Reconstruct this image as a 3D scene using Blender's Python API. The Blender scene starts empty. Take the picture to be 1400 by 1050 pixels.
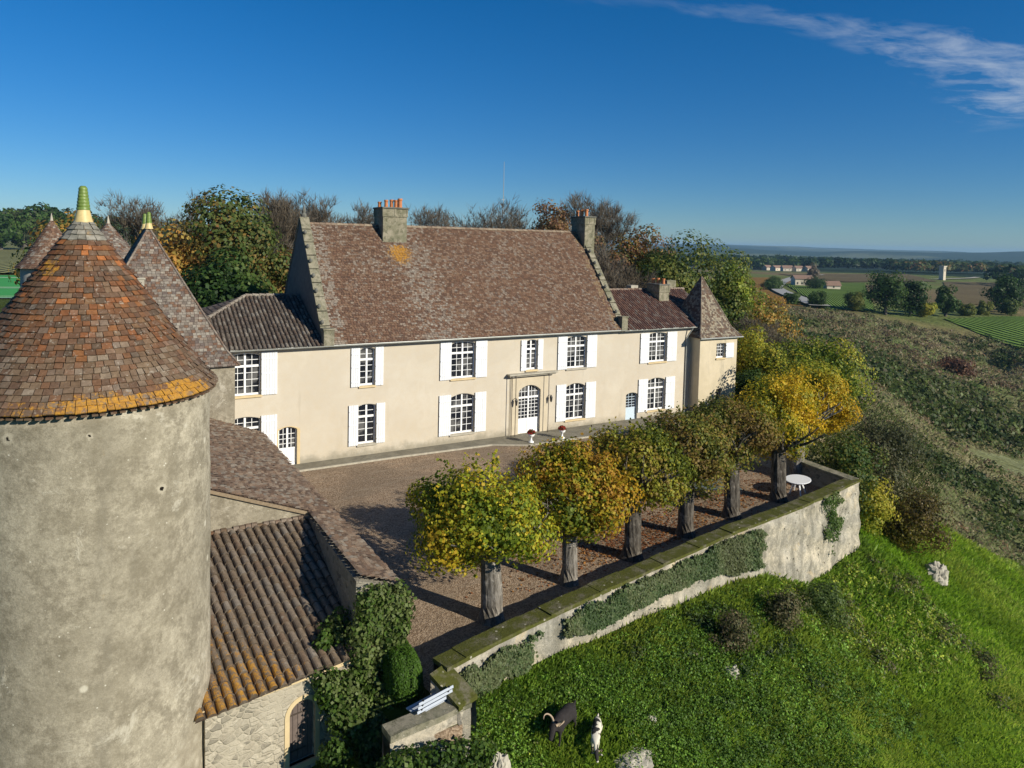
import bpy, math, random
import numpy as np
from mathutils import Vector, Matrix, noise

R = math.radians
random.seed(7)
rng = np.random.default_rng(7)
scene = bpy.context.scene
COL = scene.collection

# ------------------------------------------------------------------ camera
cam_d = bpy.data.cameras.new("camera")
cam = bpy.data.objects.new("camera", cam_d)
COL.objects.link(cam)
right = Vector((0.86541677, -0.50050034, 0.0235207))
up = Vector((0.0084997, 0.06160029, 0.99806471))
fwd = Vector((0.5009806, 0.86354202, -0.05756403))
mw = Matrix((( right.x, up.x, -fwd.x, -10.75),
             ( right.y, up.y, -fwd.y, -39.1),
             ( right.z, up.z, -fwd.z, 12.6),
             (0, 0, 0, 1)))
cam.matrix_world = mw
cam_d.sensor_width = 36
cam_d.lens = 36 * 970 / 1400
cam_d.shift_y = -(525 - 386) / 1400
cam_d.clip_start = 0.5
cam_d.clip_end = 30000
scene.camera = cam

# ------------------------------------------------------------------ sky and sun
SUN_AZ = R(151.3)          # clockwise from +Y
SUN_EL = R(25)
world = bpy.data.worlds.new("World")
scene.world = world
world.use_nodes = True
wt = world.node_tree
wt.nodes.clear()
def wn(t): return wt.nodes.new(t)
sky = wn('ShaderNodeTexSky')
sky.sky_type = 'NISHITA'
sky.sun_disc = False
sky.sun_elevation = SUN_EL
sky.sun_rotation = SUN_AZ
sky.altitude = 300
sky.air_density = 0.85
sky.dust_density = 0.0
sky.ozone_density = 5.0
elev = None
bg = wn('ShaderNodeBackground')
bg.inputs['Strength'].default_value = 0.073
wo = wn('ShaderNodeOutputWorld')
tc = wn('ShaderNodeTexCoord')
sep = wn('ShaderNodeSeparateXYZ')
wt.links.new(tc.outputs['Generated'], sep.inputs[0])
def wmath(op, a, b=None, c=None, clamp=False):
    n = wn('ShaderNodeMath'); n.operation = op; n.use_clamp = clamp
    for i, v in enumerate((a, b, c)):
        if v is None: continue
        if isinstance(v, (int, float)): n.inputs[i].default_value = v
        else: wt.links.new(v, n.inputs[i])
    return n.outputs[0]
zc = wmath('MAXIMUM', sep.outputs[2], 0.05)
px = wmath('DIVIDE', sep.outputs[0], zc)
py = wmath('DIVIDE', sep.outputs[1], zc)
comb = wn('ShaderNodeCombineXYZ')
wt.links.new(wmath('MULTIPLY', px, 1.2), comb.inputs[0])
wt.links.new(wmath('MULTIPLY', py, 2.2), comb.inputs[1])
cn = wn('ShaderNodeTexNoise')
cn.inputs['Scale'].default_value = 1.9
cn.inputs['Detail'].default_value = 9
cn.inputs['Roughness'].default_value = 0.62
cn.inputs['Distortion'].default_value = 0.35
wt.links.new(comb.outputs[0], cn.inputs['Vector'])
# high cloud streak: a band in the cloud layer's own plane
mid = wmath('ADD', 2.04, wmath('MULTIPLY', wmath('POWER', wmath('ABSOLUTE', wmath('SUBTRACT', px, 3.7)), 2), 0.09))
off = wmath('ABSOLUTE', wmath('SUBTRACT', py, mid))
wid = wmath('MAXIMUM', wmath('MULTIPLY', wmath('SUBTRACT', px, 2.0), 0.23), 0.15)
band = wmath('SUBTRACT', 1.0, wmath('DIVIDE', off, wmath('MAXIMUM', wid, 0.02)), clamp=True)
start = wmath('MULTIPLY', wmath('MULTIPLY', wmath('SUBTRACT', px, 1.5), 0.5, clamp=True), wmath('SUBTRACT', 6.4, px, clamp=True))
cov = wmath('MULTIPLY', wmath('SUBTRACT', wmath('ADD', cn.outputs['Fac'], wmath('MULTIPLY', band, 0.24)), 0.57), 3.2, clamp=True)
cov = wmath('MULTIPLY', wmath('MULTIPLY', cov, wmath('MULTIPLY', band, 2.0, clamp=True)), start)
cov = wmath('MULTIPLY', cov, 0.52)
# deepen the blue overhead a little
hsv = wn('ShaderNodeHueSaturation')
hsv.inputs['Hue'].default_value = 0.498
hsv.inputs['Saturation'].default_value = 1.28
hsv.inputs['Value'].default_value = 1.0
wt.links.new(sky.outputs[0], hsv.inputs['Color'])
mixc = wn('ShaderNodeMixRGB')
wt.links.new(cov, mixc.inputs[0])
elr = wn('ShaderNodeMapRange'); elr.interpolation_type = 'SMOOTHSTEP'
elr.inputs[1].default_value = -0.05; elr.inputs[2].default_value = 0.34
wt.links.new(sep.outputs[2], elr.inputs[0])
tint = wn('ShaderNodeMixRGB'); wt.links.new(elr.outputs[0], tint.inputs[0])
tint.inputs[1].default_value = (.60, .73, .84, 1); tint.inputs[2].default_value = (.9, .98, 1.06, 1)
mul = wn('ShaderNodeMixRGB'); mul.blend_type = 'MULTIPLY'; mul.inputs[0].default_value = 1
wt.links.new(hsv.outputs[0], mul.inputs[1]); wt.links.new(tint.outputs[0], mul.inputs[2])
wt.links.new(mul.outputs[0], mixc.inputs[1])
mixc.inputs[2].default_value = (6.2, 6.9, 7.8, 1)
wt.links.new(mixc.outputs[0], bg.inputs['Color'])
wt.links.new(bg.outputs[0], wo.inputs['Surface'])

sun_d = bpy.data.lights.new("sun", 'SUN')
sun_d.energy = 4.9
sun_d.angle = R(0.53)
sun_d.color = (1.0, 0.93, 0.79)
sun = bpy.data.objects.new("sun", sun_d)
COL.objects.link(sun)
sdir = Vector((math.sin(SUN_AZ) * math.cos(SUN_EL), math.cos(SUN_AZ) * math.cos(SUN_EL), math.sin(SUN_EL)))
sun.rotation_euler = sdir.to_track_quat('Z', 'Y').to_euler()
sun.location = (20, -60, 60)

scene.view_settings.view_transform = 'Standard'
scene.view_settings.look = 'None'
scene.view_settings.exposure = 0.34
scene.view_settings.gamma = 1.0
scene.render.engine = 'CYCLES'
scene.cycles.max_bounces = 6
scene.cycles.transparent_max_bounces = 8
scene.cycles.volume_bounces = 0

# ------------------------------------------------------------------ materials
class NT:
    def __init__(s, name):
        s.m = bpy.data.materials.new(name); s.m.use_nodes = True
        s.t = s.m.node_tree; s.t.nodes.clear()
        s.out = s.t.nodes.new('ShaderNodeOutputMaterial')
        s.b = s.t.nodes.new('ShaderNodeBsdfPrincipled')
        s.t.links.new(s.b.outputs[0], s.out.inputs[0])
        s.co = s.t.nodes.new('ShaderNodeTexCoord').outputs['Object']
    def set(s, k, v):
        i = s.b.inputs[k]
        if hasattr(v, 'is_linked') or hasattr(v, 'links'): s.t.links.new(v, i)
        else: i.default_value = v
    def node(s, t): return s.t.nodes.new(t)
    def link(s, a, i):
        if isinstance(a, (int, float)): i.default_value = a
        elif isinstance(a, tuple): i.default_value = a if len(a) == 4 else (*a, 1)
        else: s.t.links.new(a, i)
    def noise(s, scale, detail=4, rough=.55, dist=0, vec=None, stretch=None):
        n = s.node('ShaderNodeTexNoise')
        n.inputs['Scale'].default_value = scale; n.inputs['Detail'].default_value = detail
        n.inputs['Roughness'].default_value = rough; n.inputs['Distortion'].default_value = dist
        v = vec or s.co
        if stretch:
            mp = s.node('ShaderNodeMapping'); mp.inputs['Scale'].default_value = stretch
            s.t.links.new(v, mp.inputs[0]); v = mp.outputs[0]
        s.t.links.new(v, n.inputs['Vector'])
        return n.outputs['Fac']
    def vor(s, scale, feature='F1', out='Distance', rnd=1, stretch=None, vec=None):
        n = s.node('ShaderNodeTexVoronoi'); n.feature = feature
        n.inputs['Scale'].default_value = scale; n.inputs['Randomness'].default_value = rnd
        v = vec or s.co
        if stretch:
            mp = s.node('ShaderNodeMapping'); mp.inputs['Scale'].default_value = stretch
            s.t.links.new(v, mp.inputs[0]); v = mp.outputs[0]
        s.t.links.new(v, n.inputs['Vector'])
        return n.outputs[out]
    def ramp(s, f, a, b, lo=0., hi=1.):
        n = s.node('ShaderNodeMapRange'); s.t.links.new(f, n.inputs[0])
        n.inputs[1].default_value = a; n.inputs[2].default_value = b
        n.inputs[3].default_value = lo; n.inputs[4].default_value = hi
        n.interpolation_type = 'SMOOTHSTEP'
        return n.outputs[0]
    def math(s, op, a, b=None):
        n = s.node('ShaderNodeMath'); n.operation = op
        s.link(a, n.inputs[0])
        if b is not None: s.link(b, n.inputs[1])
        return n.outputs[0]
    def mix(s, f, a, b, mode='MIX'):
        n = s.node('ShaderNodeMixRGB'); n.blend_type = mode
        s.link(f, n.inputs[0]); s.link(a, n.inputs[1]); s.link(b, n.inputs[2])
        return n.outputs[0]
    def attr(s, name='Col'):
        n = s.node('ShaderNodeAttribute'); n.attribute_name = name
        return n.outputs['Color']
    def xyz(s, vec=None):
        n = s.node('ShaderNodeSeparateXYZ'); s.t.links.new(vec or s.co, n.inputs[0]); return n.outputs
    def bump(s, h, strength=.5, dist=.02, prev=None):
        n = s.node('ShaderNodeBump'); n.inputs['Strength'].default_value = strength
        n.inputs['Distance'].default_value = dist
        s.link(h, n.inputs['Height'])
        if prev: s.t.links.new(prev, n.inputs['Normal'])
        s.t.links.new(n.outputs[0], s.b.inputs['Normal'])
        return n.outputs[0]

MATS = {}
def simple(name, col, rough=.6, nscale=8, var=.18, bump=.2, metal=0, spec=.4):
    k = NT(name)
    n = k.noise(nscale, 5)
    c2 = tuple(max(0, c * (1 - var)) for c in col); c1 = tuple(min(1, c * (1 + var)) for c in col)
    k.set('Base Color', k.mix(n, c2, c1)); k.set('Roughness', rough); k.set('Metallic', metal)
    k.set('Specular IOR Level', spec)
    if bump: k.bump(k.noise(nscale * 4, 4), bump, .01)
    MATS[name] = k.m
    return k.m

def mk_stucco():
    k = NT('stucco')
    n1 = k.ramp(k.noise(.45, 5, .6), .35, .7)
    n2 = k.ramp(k.noise(3.5, 6, .65), .35, .75)
    c = k.mix(n1, (.50, .445, .355), (.545, .495, .405))
    c = k.mix(k.math('MULTIPLY', n2, .35), c, (.50, .415, .29))
    st = k.ramp(k.noise(1.0, 6, .6, stretch=(1, 1, .18)), .56, .72)
    c = k.mix(k.math('MULTIPLY', st, .35), c, (.40, .34, .25))
    drip = k.ramp(k.noise(2.2, 7, .7, stretch=(1, 1, .08)), .58, .72)
    c = k.mix(k.math('MULTIPLY', drip, .28), c, (.33, .29, .22))
    pat = k.ramp(k.noise(.33, 2, .4, dist=.8), .60, .62)
    c = k.mix(k.math('MULTIPLY', pat, .12), c, (.64, .585, .48))
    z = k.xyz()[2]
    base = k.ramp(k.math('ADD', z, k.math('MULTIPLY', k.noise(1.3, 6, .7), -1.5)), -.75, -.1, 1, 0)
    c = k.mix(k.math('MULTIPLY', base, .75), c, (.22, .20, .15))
    k.set('Base Color', c); k.set('Roughness', .9); k.set('Specular IOR Level', .15)
    b = k.bump(k.noise(30, 5, .7), .25, .01)
    k.bump(k.noise(2.2, 3), .12, .05, b)
    return k.m
def mk_turret_stucco():
    k = NT('weathered_stucco')
    n1 = k.ramp(k.noise(.8, 6, .65), .35, .7)
    c = k.mix(n1, (.58, .50, .36), (.50, .43, .30))
    st = k.ramp(k.noise(1.3, 7, .65, stretch=(1, 1, .25)), .5, .72)
    c = k.mix(k.math('MULTIPLY', st, .7), c, (.27, .25, .19))
    k.set('Base Color', c); k.set('Roughness', .92); k.set('Specular IOR Level', .1)
    k.bump(k.noise(18, 5, .7), .35, .015)
    return k.m
PAINTED_HOLES = [(1.48, -2.31, 6.94, .06), (.12, -2.74, 8.38, .035), (-1.3, -2.41, 8.42, .06)]  # putlog holes are not cut; their inner dark is painted into the wall colour
def mk_tower_wall():
    k = NT('old_lime_render')
    big = k.ramp(k.noise(.32, 6, .6), .38, .66)
    med = k.ramp(k.noise(1.5, 8, .72), .40, .68)
    fine = k.noise(9, 8, .78)
    c = k.mix(big, (.33, .295, .225), (.54, .485, .375))
    c = k.mix(k.math('MULTIPLY', med, .5), c, (.42, .375, .285))
    mot = k.ramp(k.noise(5.5, 9, .82), .40, .60)
    c = k.mix(k.math('MULTIPLY', mot, .42), c, (.17, .148, .105))
    dark = k.ramp(k.math('ADD', k.noise(1.7, 10, .8), k.math('MULTIPLY', fine, .35)), .60, .80)
    c = k.mix(k.math('MULTIPLY', dark, .62), c, (.135, .115, .08))
    grain = k.ramp(k.noise(26, 6, .8), .42, .62)
    c = k.mix(k.math('MULTIPLY', grain, .28), c, (.12, .105, .075))
    drk2 = k.ramp(k.noise(.55, 8, .7, dist=.4), .47, .62)
    c = k.mix(k.math('MULTIPLY', drk2, .5), c, (.20, .175, .125))
    streak = k.ramp(k.noise(1.0, 6, .6, stretch=(1.4, 1.4, .12)), .54, .74)
    c = k.mix(k.math('MULTIPLY', streak, .45), c, (.19, .17, .13))
    pale = k.ramp(k.noise(.75, 7, .7, dist=.6), .585, .66)
    c = k.mix(k.math('MULTIPLY', pale, .55), c, (.52, .48, .39))
    spot = k.ramp(k.vor(1.15, rnd=1), .05, .12, 1, 0)
    c = k.mix(k.math('MULTIPLY', spot, .75), c, (.56, .52, .42))
    sp2 = k.ramp(k.vor(5.5), .06, .12, 1, 0)
    gate = k.ramp(k.noise(1.1, 3), .5, .6)
    c = k.mix(k.math('MULTIPLY', k.math('MULTIPLY', sp2, gate), .8), c, (.6, .57, .48))
    och = k.ramp(k.noise(1.9, 6, .7, vec=None), .67, .76)
    c = k.mix(k.math('MULTIPLY', och, .35), c, (.36, .25, .11))
    # crumbled zone low on the wall where the stones show through
    z = k.xyz()[2]
    low = k.ramp(k.math('ADD', z, k.math('MULTIPLY', k.noise(.55, 6, .65), -6.0)), -3.2, -2.4, 1, 0)
    stone = k.mix(k.ramp(k.vor(3.3, out='Distance'), .1, .55), (.50, .45, .35), (.30, .26, .19))
    c = k.mix(k.math('MULTIPLY', low, .55), c, stone)
    for (hx, hy, hz_, hr) in PAINTED_HOLES:
        d = k.node('ShaderNodeVectorMath'); d.operation = 'DISTANCE'; k.t.links.new(k.co, d.inputs[0]); d.inputs[1].default_value = (hx, hy, hz_)
        dd = k.math('ADD', d.outputs['Value'], k.math('MULTIPLY', k.math('SUBTRACT', k.noise(9, 5, .7), .5), .18))
        c = k.mix(k.ramp(dd, hr * 1.2, hr * 2.6, .5, 0), c, (.50, .45, .35))
        c = k.mix(k.ramp(dd, hr * .5, hr * .75, 1, 0), c, (.012, .010, .008))
    k.set('Base Color', c); k.set('Roughness', .95); k.set('Specular IOR Level', .1)
    b = k.bump(k.math('ADD', k.noise(16, 8, .75), k.math('MULTIPLY', pale, .6)), .6, .02)
    k.bump(k.noise(1.2, 6, .7), .4, .06, b)
    return k.m
def mk_rubble(name, a, b_, mortar, scale=3.2, stretch=(1, 1, 1.5), bumpd=.04):
    k = NT(name)
    mp = k.node('ShaderNodeMapping'); mp.inputs['Scale'].default_value = stretch
    k.t.links.new(k.co, mp.inputs[0])
    wob = k.node('ShaderNodeVectorMath'); wob.operation = 'ADD'
    nn = k.node('ShaderNodeTexNoise'); nn.inputs['Scale'].default_value = 2.5; nn.inputs['Detail'].default_value = 3
    k.t.links.new(k.co, nn.inputs['Vector'])
    sc = k.node('ShaderNodeVectorMath'); sc.operation = 'SCALE'; sc.inputs['Scale'].default_value = .28
    k.t.links.new(nn.outputs['Color'], sc.inputs[0])
    k.t.links.new(mp.outputs[0], wob.inputs[0]); k.t.links.new(sc.outputs[0], wob.inputs[1])
    v = wob.outputs[0]
    e = k.vor(scale, 'DISTANCE_TO_EDGE', 'Distance', vec=v)
    c1 = k.vor(scale, 'F1', 'Color', vec=v)
    s1 = k.xyz(c1)[0]
    c = k.mix(s1, a, b_)
    s2 = k.xyz(c1)[1]
    c = k.mix(k.ramp(s2, .72, .9), c, tuple(x * .45 for x in a))
    c = k.mix(k.math('MULTIPLY', k.ramp(k.noise(14, 6, .7), .4, .7), .45), c, tuple(x * .55 for x in b_))
    mort = k.ramp(e, .02, .075, 1, 0)
    cover = k.ramp(k.noise(1.1, 7, .7), .44, .64)
    c = k.mix(mort, c, mortar)
    c = k.mix(k.math('MULTIPLY', cover, .8), c, k.mix(k.noise(7, 6, .7), tuple(x * .75 for x in mortar), tuple(min(1, x * 1.15) for x in mortar)))
    k.set('Base Color', c); k.set('Roughness', .95); k.set('Specular IOR Level', .1)
    h = k.math('MULTIPLY', k.ramp(e, 0, .16), k.math('SUBTRACT', 1.0, k.math('MULTIPLY', cover, .75)))
    bb = k.bump(h, .6, bumpd)
    k.bump(k.noise(25, 6, .7), .4, .015, bb)
    return k.m
def mk_retain():
    k = NT('pale_limestone_rubble')
    n = k.ramp(k.noise(.55, 7, .65), .38, .64)
    c = k.mix(n, (.60, .53, .40), (.45, .42, .35))
    g = k.ramp(k.noise(1.6, 9, .78), .40, .58)
    c = k.mix(k.math('MULTIPLY', g, .72), c, (.24, .225, .185))
    w = k.ramp(k.noise(3.8, 6, .7), .56, .68)
    c = k.mix(k.math('MULTIPLY', w, .55), c, (.70, .64, .50))
    tan = k.ramp(k.noise(.9, 4, .6, dist=1), .58, .70)
    c = k.mix(k.math('MULTIPLY', tan, .45), c, (.60, .46, .26))
    st = k.ramp(k.noise(1.4, 7, .65, stretch=(1, 1, .22)), .50, .66)
    c = k.mix(k.math('MULTIPLY', st, .65), c, (.17, .16, .125))
    hole = k.ramp(k.vor(2.6, rnd=1), .06, .16, 1, 0)
    c = k.mix(k.math('MULTIPLY', hole, .8), c, (.10, .09, .06))
    k.set('Base Color', c); k.set('Roughness', .95); k.set('Specular IOR Level', .1)
    b = k.bump(k.math('ADD', k.noise(3.0, 8, .75), k.math('MULTIPLY', k.noise(9, 8, .78), .8)), .9, .10)
    k.bump(hole, .8, -.08, b)
    return k.m
def mk_cap():
    k = NT('mossy_coping')
    n = k.ramp(k.noise(2.2, 7, .7), .34, .54)
    c = k.mix(n, (.16, .145, .10), (.085, .09, .02))
    c = k.mix(k.ramp(k.noise(6, 6, .7), .45, .7), c, (.07, .075, .018))
    c = k.mix(k.ramp(k.vor(3.0), .08, .14, .8, 0), c, (.46, .43, .34))
    k.set('Base Color', c); k.set('Roughness', 1); k.set('Specular IOR Level', .1)
    k.bump(k.noise(14, 8, .75), .9, .05)
    return k.m
def mk_tile(name='clay_tile', rough=.85):
    k = NT(name)
    at = k.node('ShaderNodeAttribute'); at.attribute_name = 'Col'; c = at.outputs['Color']
    n = k.ramp(k.noise(9, 8, .78), .3, .7)
    c = k.mix(k.math('MULTIPLY', n, .7), c, k.mix(1, c, (.42, .40, .38), 'MULTIPLY'))
    l = k.ramp(k.noise(13, 7, .78), .56, .66)
    g = k.ramp(k.noise(.9, 5, .6), .38, .62)
    c = k.mix(k.math('MULTIPLY', k.math('MULTIPLY', l, g), .75), c, (.44, .40, .33))
    l2 = k.ramp(k.noise(5.5, 6, .7), .60, .68)
    c = k.mix(k.math('MULTIPLY', l2, .55), c, (.36, .32, .26))
    # orange-yellow lichen where the tile carries an amount of it
    am = k.math('SUBTRACT', 1.0, at.outputs['Alpha'])
    yn = k.ramp(k.math('ADD', k.noise(7, 7, .75), k.math('MULTIPLY', k.math('SUBTRACT', am, 1.0), .42)), .36, .50)
    yc = k.mix(k.ramp(k.noise(16, 6, .7), .35, .65), (.50, .25, .025), (.30, .15, .035))
    c = k.mix(k.math('MULTIPLY', k.math('MULTIPLY', yn, k.math('MINIMUM', k.math('MULTIPLY', am, 8.0), 1.0)), .92), c, yc)
    k.set('Base Color', c); k.set('Roughness', rough); k.set('Specular IOR Level', .2)
    k.bump(k.noise(28, 6, .7), .5, .012)
    return k.m
def mk_leaf(name, trans=.3, rough=.55):
    k = NT(name)
    c = k.attr()
    k.set('Base Color', c); k.set('Roughness', rough); k.set('Specular IOR Level', .25)
    tr = k.node('ShaderNodeBsdfTranslucent'); k.link(c, tr.inputs[0])
    ms = k.node('ShaderNodeMixShader'); ms.inputs[0].default_value = trans
    k.t.links.new(k.b.outputs[0], ms.inputs[1]); k.t.links.new(tr.outputs[0], ms.inputs[2])
    k.t.links.new(ms.outputs[0], k.out.inputs[0])
    return k.m
def mk_bark(name, a, b_):
    k = NT(name)
    n = k.noise(9, 7, .7, stretch=(1, 1, .2))
    c = k.mix(k.ramp(n, .35, .65), a, b_)
    c = k.mix(k.math('MULTIPLY', k.ramp(k.noise(2.3, 5, .65), .52, .66), .8), c, tuple(min(1, x * 1.9) for x in b_))
    k.set('Base Color', c); k.set('Roughness', .95); k.set('Specular IOR Level', .1)
    k.bump(n, .9, .05)
    return k.m
def mk_gravel():
    k = NT('gravel')
    c = k.mix(k.ramp(k.noise(.35, 6, .6), .35, .65), (.27, .18, .11), (.34, .24, .155))
    c = k.mix(k.math('MULTIPLY', k.ramp(k.noise(2.4, 8, .75), .42, .68), .5), c, (.15, .105, .07))
    sp = k.xyz(k.vor(22, out='Color'))[0]
    c = k.mix(.6, c, k.mix(k.ramp(sp, .2, .9), (.14, .095, .06), (.46, .36, .26)))
    wet = k.ramp(k.noise(.16, 5, .6, dist=.6), .46, .60)
    c = k.mix(k.math('MULTIPLY', wet, .5), c, (.16, .125, .09))
    gr = k.ramp(k.noise(.7, 8, .75), .60, .70)
    c = k.mix(k.math('MULTIPLY', gr, .35), c, (.10, .12, .04))
    tr = k.ramp(k.noise(1.6, 4, .6, stretch=(.25, 1.6, 1)), .50, .66)
    c = k.mix(k.math('MULTIPLY', tr, .35), c, (.33, .27, .20))
    k.set('Base Color', c); k.set('Roughness', 1); k.set('Specular IOR Level', .1)
    b = k.bump(k.vor(22), .8, .02)
    k.bump(k.noise(2.4, 6, .65), .5, .06, b)
    return k.m
def mk_concrete():
    k = NT('old_concrete')
    c = k.mix(k.ramp(k.noise(1.1, 7, .7), .35, .65), (.17, .155, .12), (.24, .22, .17))
    c = k.mix(k.ramp(k.noise(4, 7, .7), .5, .7, 0, .7), c, (.12, .115, .08))
    k.set('Base Color', c); k.set('Roughness', .95); k.set('Specular IOR Level', .1)
    k.bump(k.noise(15, 6, .7), .5, .02)
    return k.m
def mk_ground():
    k = NT('ground_cover')
    c = k.attr()
    n = k.noise(.9, 8, .7)
    c = k.mix(k.ramp(n, .3, .7), k.mix(1, c, (.7, .7, .68), 'MULTIPLY'), k.mix(1, c, (1.25, 1.25, 1.2), 'MULTIPLY'))
    n2 = k.noise(.035, 8, .7)
    c = k.mix(k.ramp(n2, .35, .65), k.mix(1, c, (.72, .74, .75), 'MULTIPLY'), c)
    k.set('Base Color', c); k.set('Roughness', 1); k.set('Specular IOR Level', .05)
    b = k.bump(k.noise(3, 8, .75), .8, .25)
    k.bump(k.noise(.06, 6, .65), .8, 3.0, b)
    return k.m
def mk_field(name, a, b_, rows, ang):
    k = NT(name)
    mp = k.node('ShaderNodeMapping'); mp.inputs['Rotation'].default_value = (0, 0, ang)
    k.t.links.new(k.co, mp.inputs[0])
    x = k.xyz(mp.outputs[0])[0]
    s = k.math('SINE', k.math('MULTIPLY', x, 6.2832 / rows))
    c = k.mix(k.ramp(s, -.5, .5), a, b_)
    c = k.mix(k.ramp(k.noise(.03, 6, .65), .35, .65, 0, .5), c, tuple(v * .6 for v in a))
    c = k.mix(k.ramp(k.noise(.5, 6, .75), .35, .65, 0, .45), c, tuple(v * .5 for v in b_))
    k.set('Base Color', c); k.set('Roughness', 1); k.set('Specular IOR Level', .05)
    k.bump(k.math('ADD', s, k.noise(.8, 5)), .8, .5)
    return k.m
def mk_glass():
    k = NT('window_glass')
    n = k.noise(1.3, 3)
    k.set('Base Color', k.mix(k.ramp(n, .46, .60), (.012, .014, .02), (.11, .11, .11)))
    k.set('Roughness', .08); k.set('Specular IOR Level', .6)
    k.bump(k.noise(2, 2), .05, .02)
    return k.m
def mk_white_goat():
    k = NT('goat_coat')
    n = k.ramp(k.noise(3.4, 3, .5, dist=.3), .50, .54)
    k.set('Base Color', k.mix(n, (.62, .57, .46), (.02, .018, .016))); k.set('Roughness', .9)
    k.bump(k.noise(40, 4), .4, .02)
    return k.m
M_STUCCO = mk_stucco(); M_TST = mk_turret_stucco(); M_TOWER = mk_tower_wall()
M_RUB = mk_rubble('rubble_stone', (.50, .45, .35), (.33, .29, .22), (.40, .355, .27), scale=4.2)
M_DRY = mk_rubble('grey_rubble_stone', (.34, .31, .25), (.22, .20, .16), (.27, .25, .20), scale=4.5)
M_RET = mk_retain(); M_CAP = mk_cap(); M_TILE = mk_tile(); M_LEAF = mk_leaf('leaf', .45)
M_BARK = mk_bark('bark', (.035, .030, .024), (.13, .115, .095))
M_BARK2 = mk_bark('pale_bark', (.09, .08, .065), (.24, .22, .19))
M_GRAVEL = mk_gravel(); M_CONC = mk_concrete(); M_GROUND = mk_ground(); M_GLASS = mk_glass()
M_WHITE = simple('white_paint', (.80, .81, .80), .5, 6, .05, .08)
M_SHUT = simple('shutter_paint', (.70, .72, .74), .5, 3, .10, .1)
M_BLUE = simple('pale_blue_paint', (.50, .60, .68), .5, 3, .06, .1)
M_ZINC = simple('zinc', (.40, .41, .38), .45, 5, .25, .1, metal=.3)
M_STONE = simple('cut_stone', (.38, .35, .28), .9, 4, .45, .5)
M_SURR = simple('pale_dressed_stone', (.52, .45, .33), .9, 2.5, .15, .3)
M_STONE_Y = simple('yellow_stone', (.56, .44, .25), .9, 3, .22, .4)
def mk_lich():
    k = NT('lichen_stone')
    c = k.mix(k.ramp(k.noise(1.6, 7, .7), .35, .65), (.30, .27, .20), (.165, .16, .105))
    c = k.mix(k.math('MULTIPLY', k.ramp(k.noise(4.5, 8, .75), .48, .62), .8), c, (.085, .085, .05))
    c = k.mix(k.math('MULTIPLY', k.ramp(k.noise(9, 6, .75), .58, .66), .75), c, (.50, .47, .38))
    c = k.mix(k.math('MULTIPLY', k.ramp(k.noise(2.2, 5, .7, stretch=(1, 1, .2)), .55, .7), .5), c, (.10, .095, .07))
    k.set('Base Color', c); k.set('Roughness', .97); k.set('Specular IOR Level', .1)
    k.bump(k.noise(12, 8, .75), .8, .04)
    return k.m
M_LICH = mk_lich()
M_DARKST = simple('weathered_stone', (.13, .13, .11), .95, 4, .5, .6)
M_POT = simple('terracotta', (.48, .18, .07), .8, 7, .3, .2)
M_CREAMG = simple('cream_glaze', (.55, .43, .19), .5, 9, .3, .2)
M_GREENG = simple('green_glaze', (.145, .21, .045), .4, 14, .5, .4)
M_IRON = simple('iron', (.06, .045, .035), .6, 9, .4, .2)
M_WOOD = simple('weathered_wood', (.13, .10, .085), .85, 6, .45, .5)
M_OLDWOOD = simple('grey_wood', (.34, .32, .28), .85, 6, .25, .4)
M_BLACK = simple('black_metal', (.02, .02, .02), .5)
M_PLAST = simple('white_plastic', (.78, .80, .82), .4, 3, .04, 0)
M_BENCH = simple('grey_blue_paint', (.40, .44, .50), .55, 6, .15, .1)
M_TTOP = simple('slate_green_tabletop', (.115, .15, .145), .5, 5, .15, 0)
M_FLOW = simple('red_flowers', (.42, .035, .03), .7, 30, .6, .2)
M_GOATD = simple('dark_fleece', (.022, .018, .017), .95, 12, .6, .5)
M_GOATW = mk_white_goat()
M_HORN = simple('horn', (.36, .27, .18), .6, 12, .3, .3)
M_COURT = simple('court_green', (.045, .30, .055), .8, .3, .1, 0)
M_LINE = simple('line_white', (.75, .75, .75), .8, .3, .05, 0)
M_ROAD = simple('asphalt', (.34, .33, .30), .9, .4, .2, .1)
M_TRACK = simple('chalk_track', (.42, .38, .30), .95, .3, .2, .1)
M_TROOF = simple('far_roof_tile', (.22, .14, .10), .9, 1, .3, .1)
M_CREAM = simple('far_wall', (.52, .46, .36), .9, .6, .2, 0)
M_LITTER = mk_leaf('leaf_litter', .1, .9)

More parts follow.
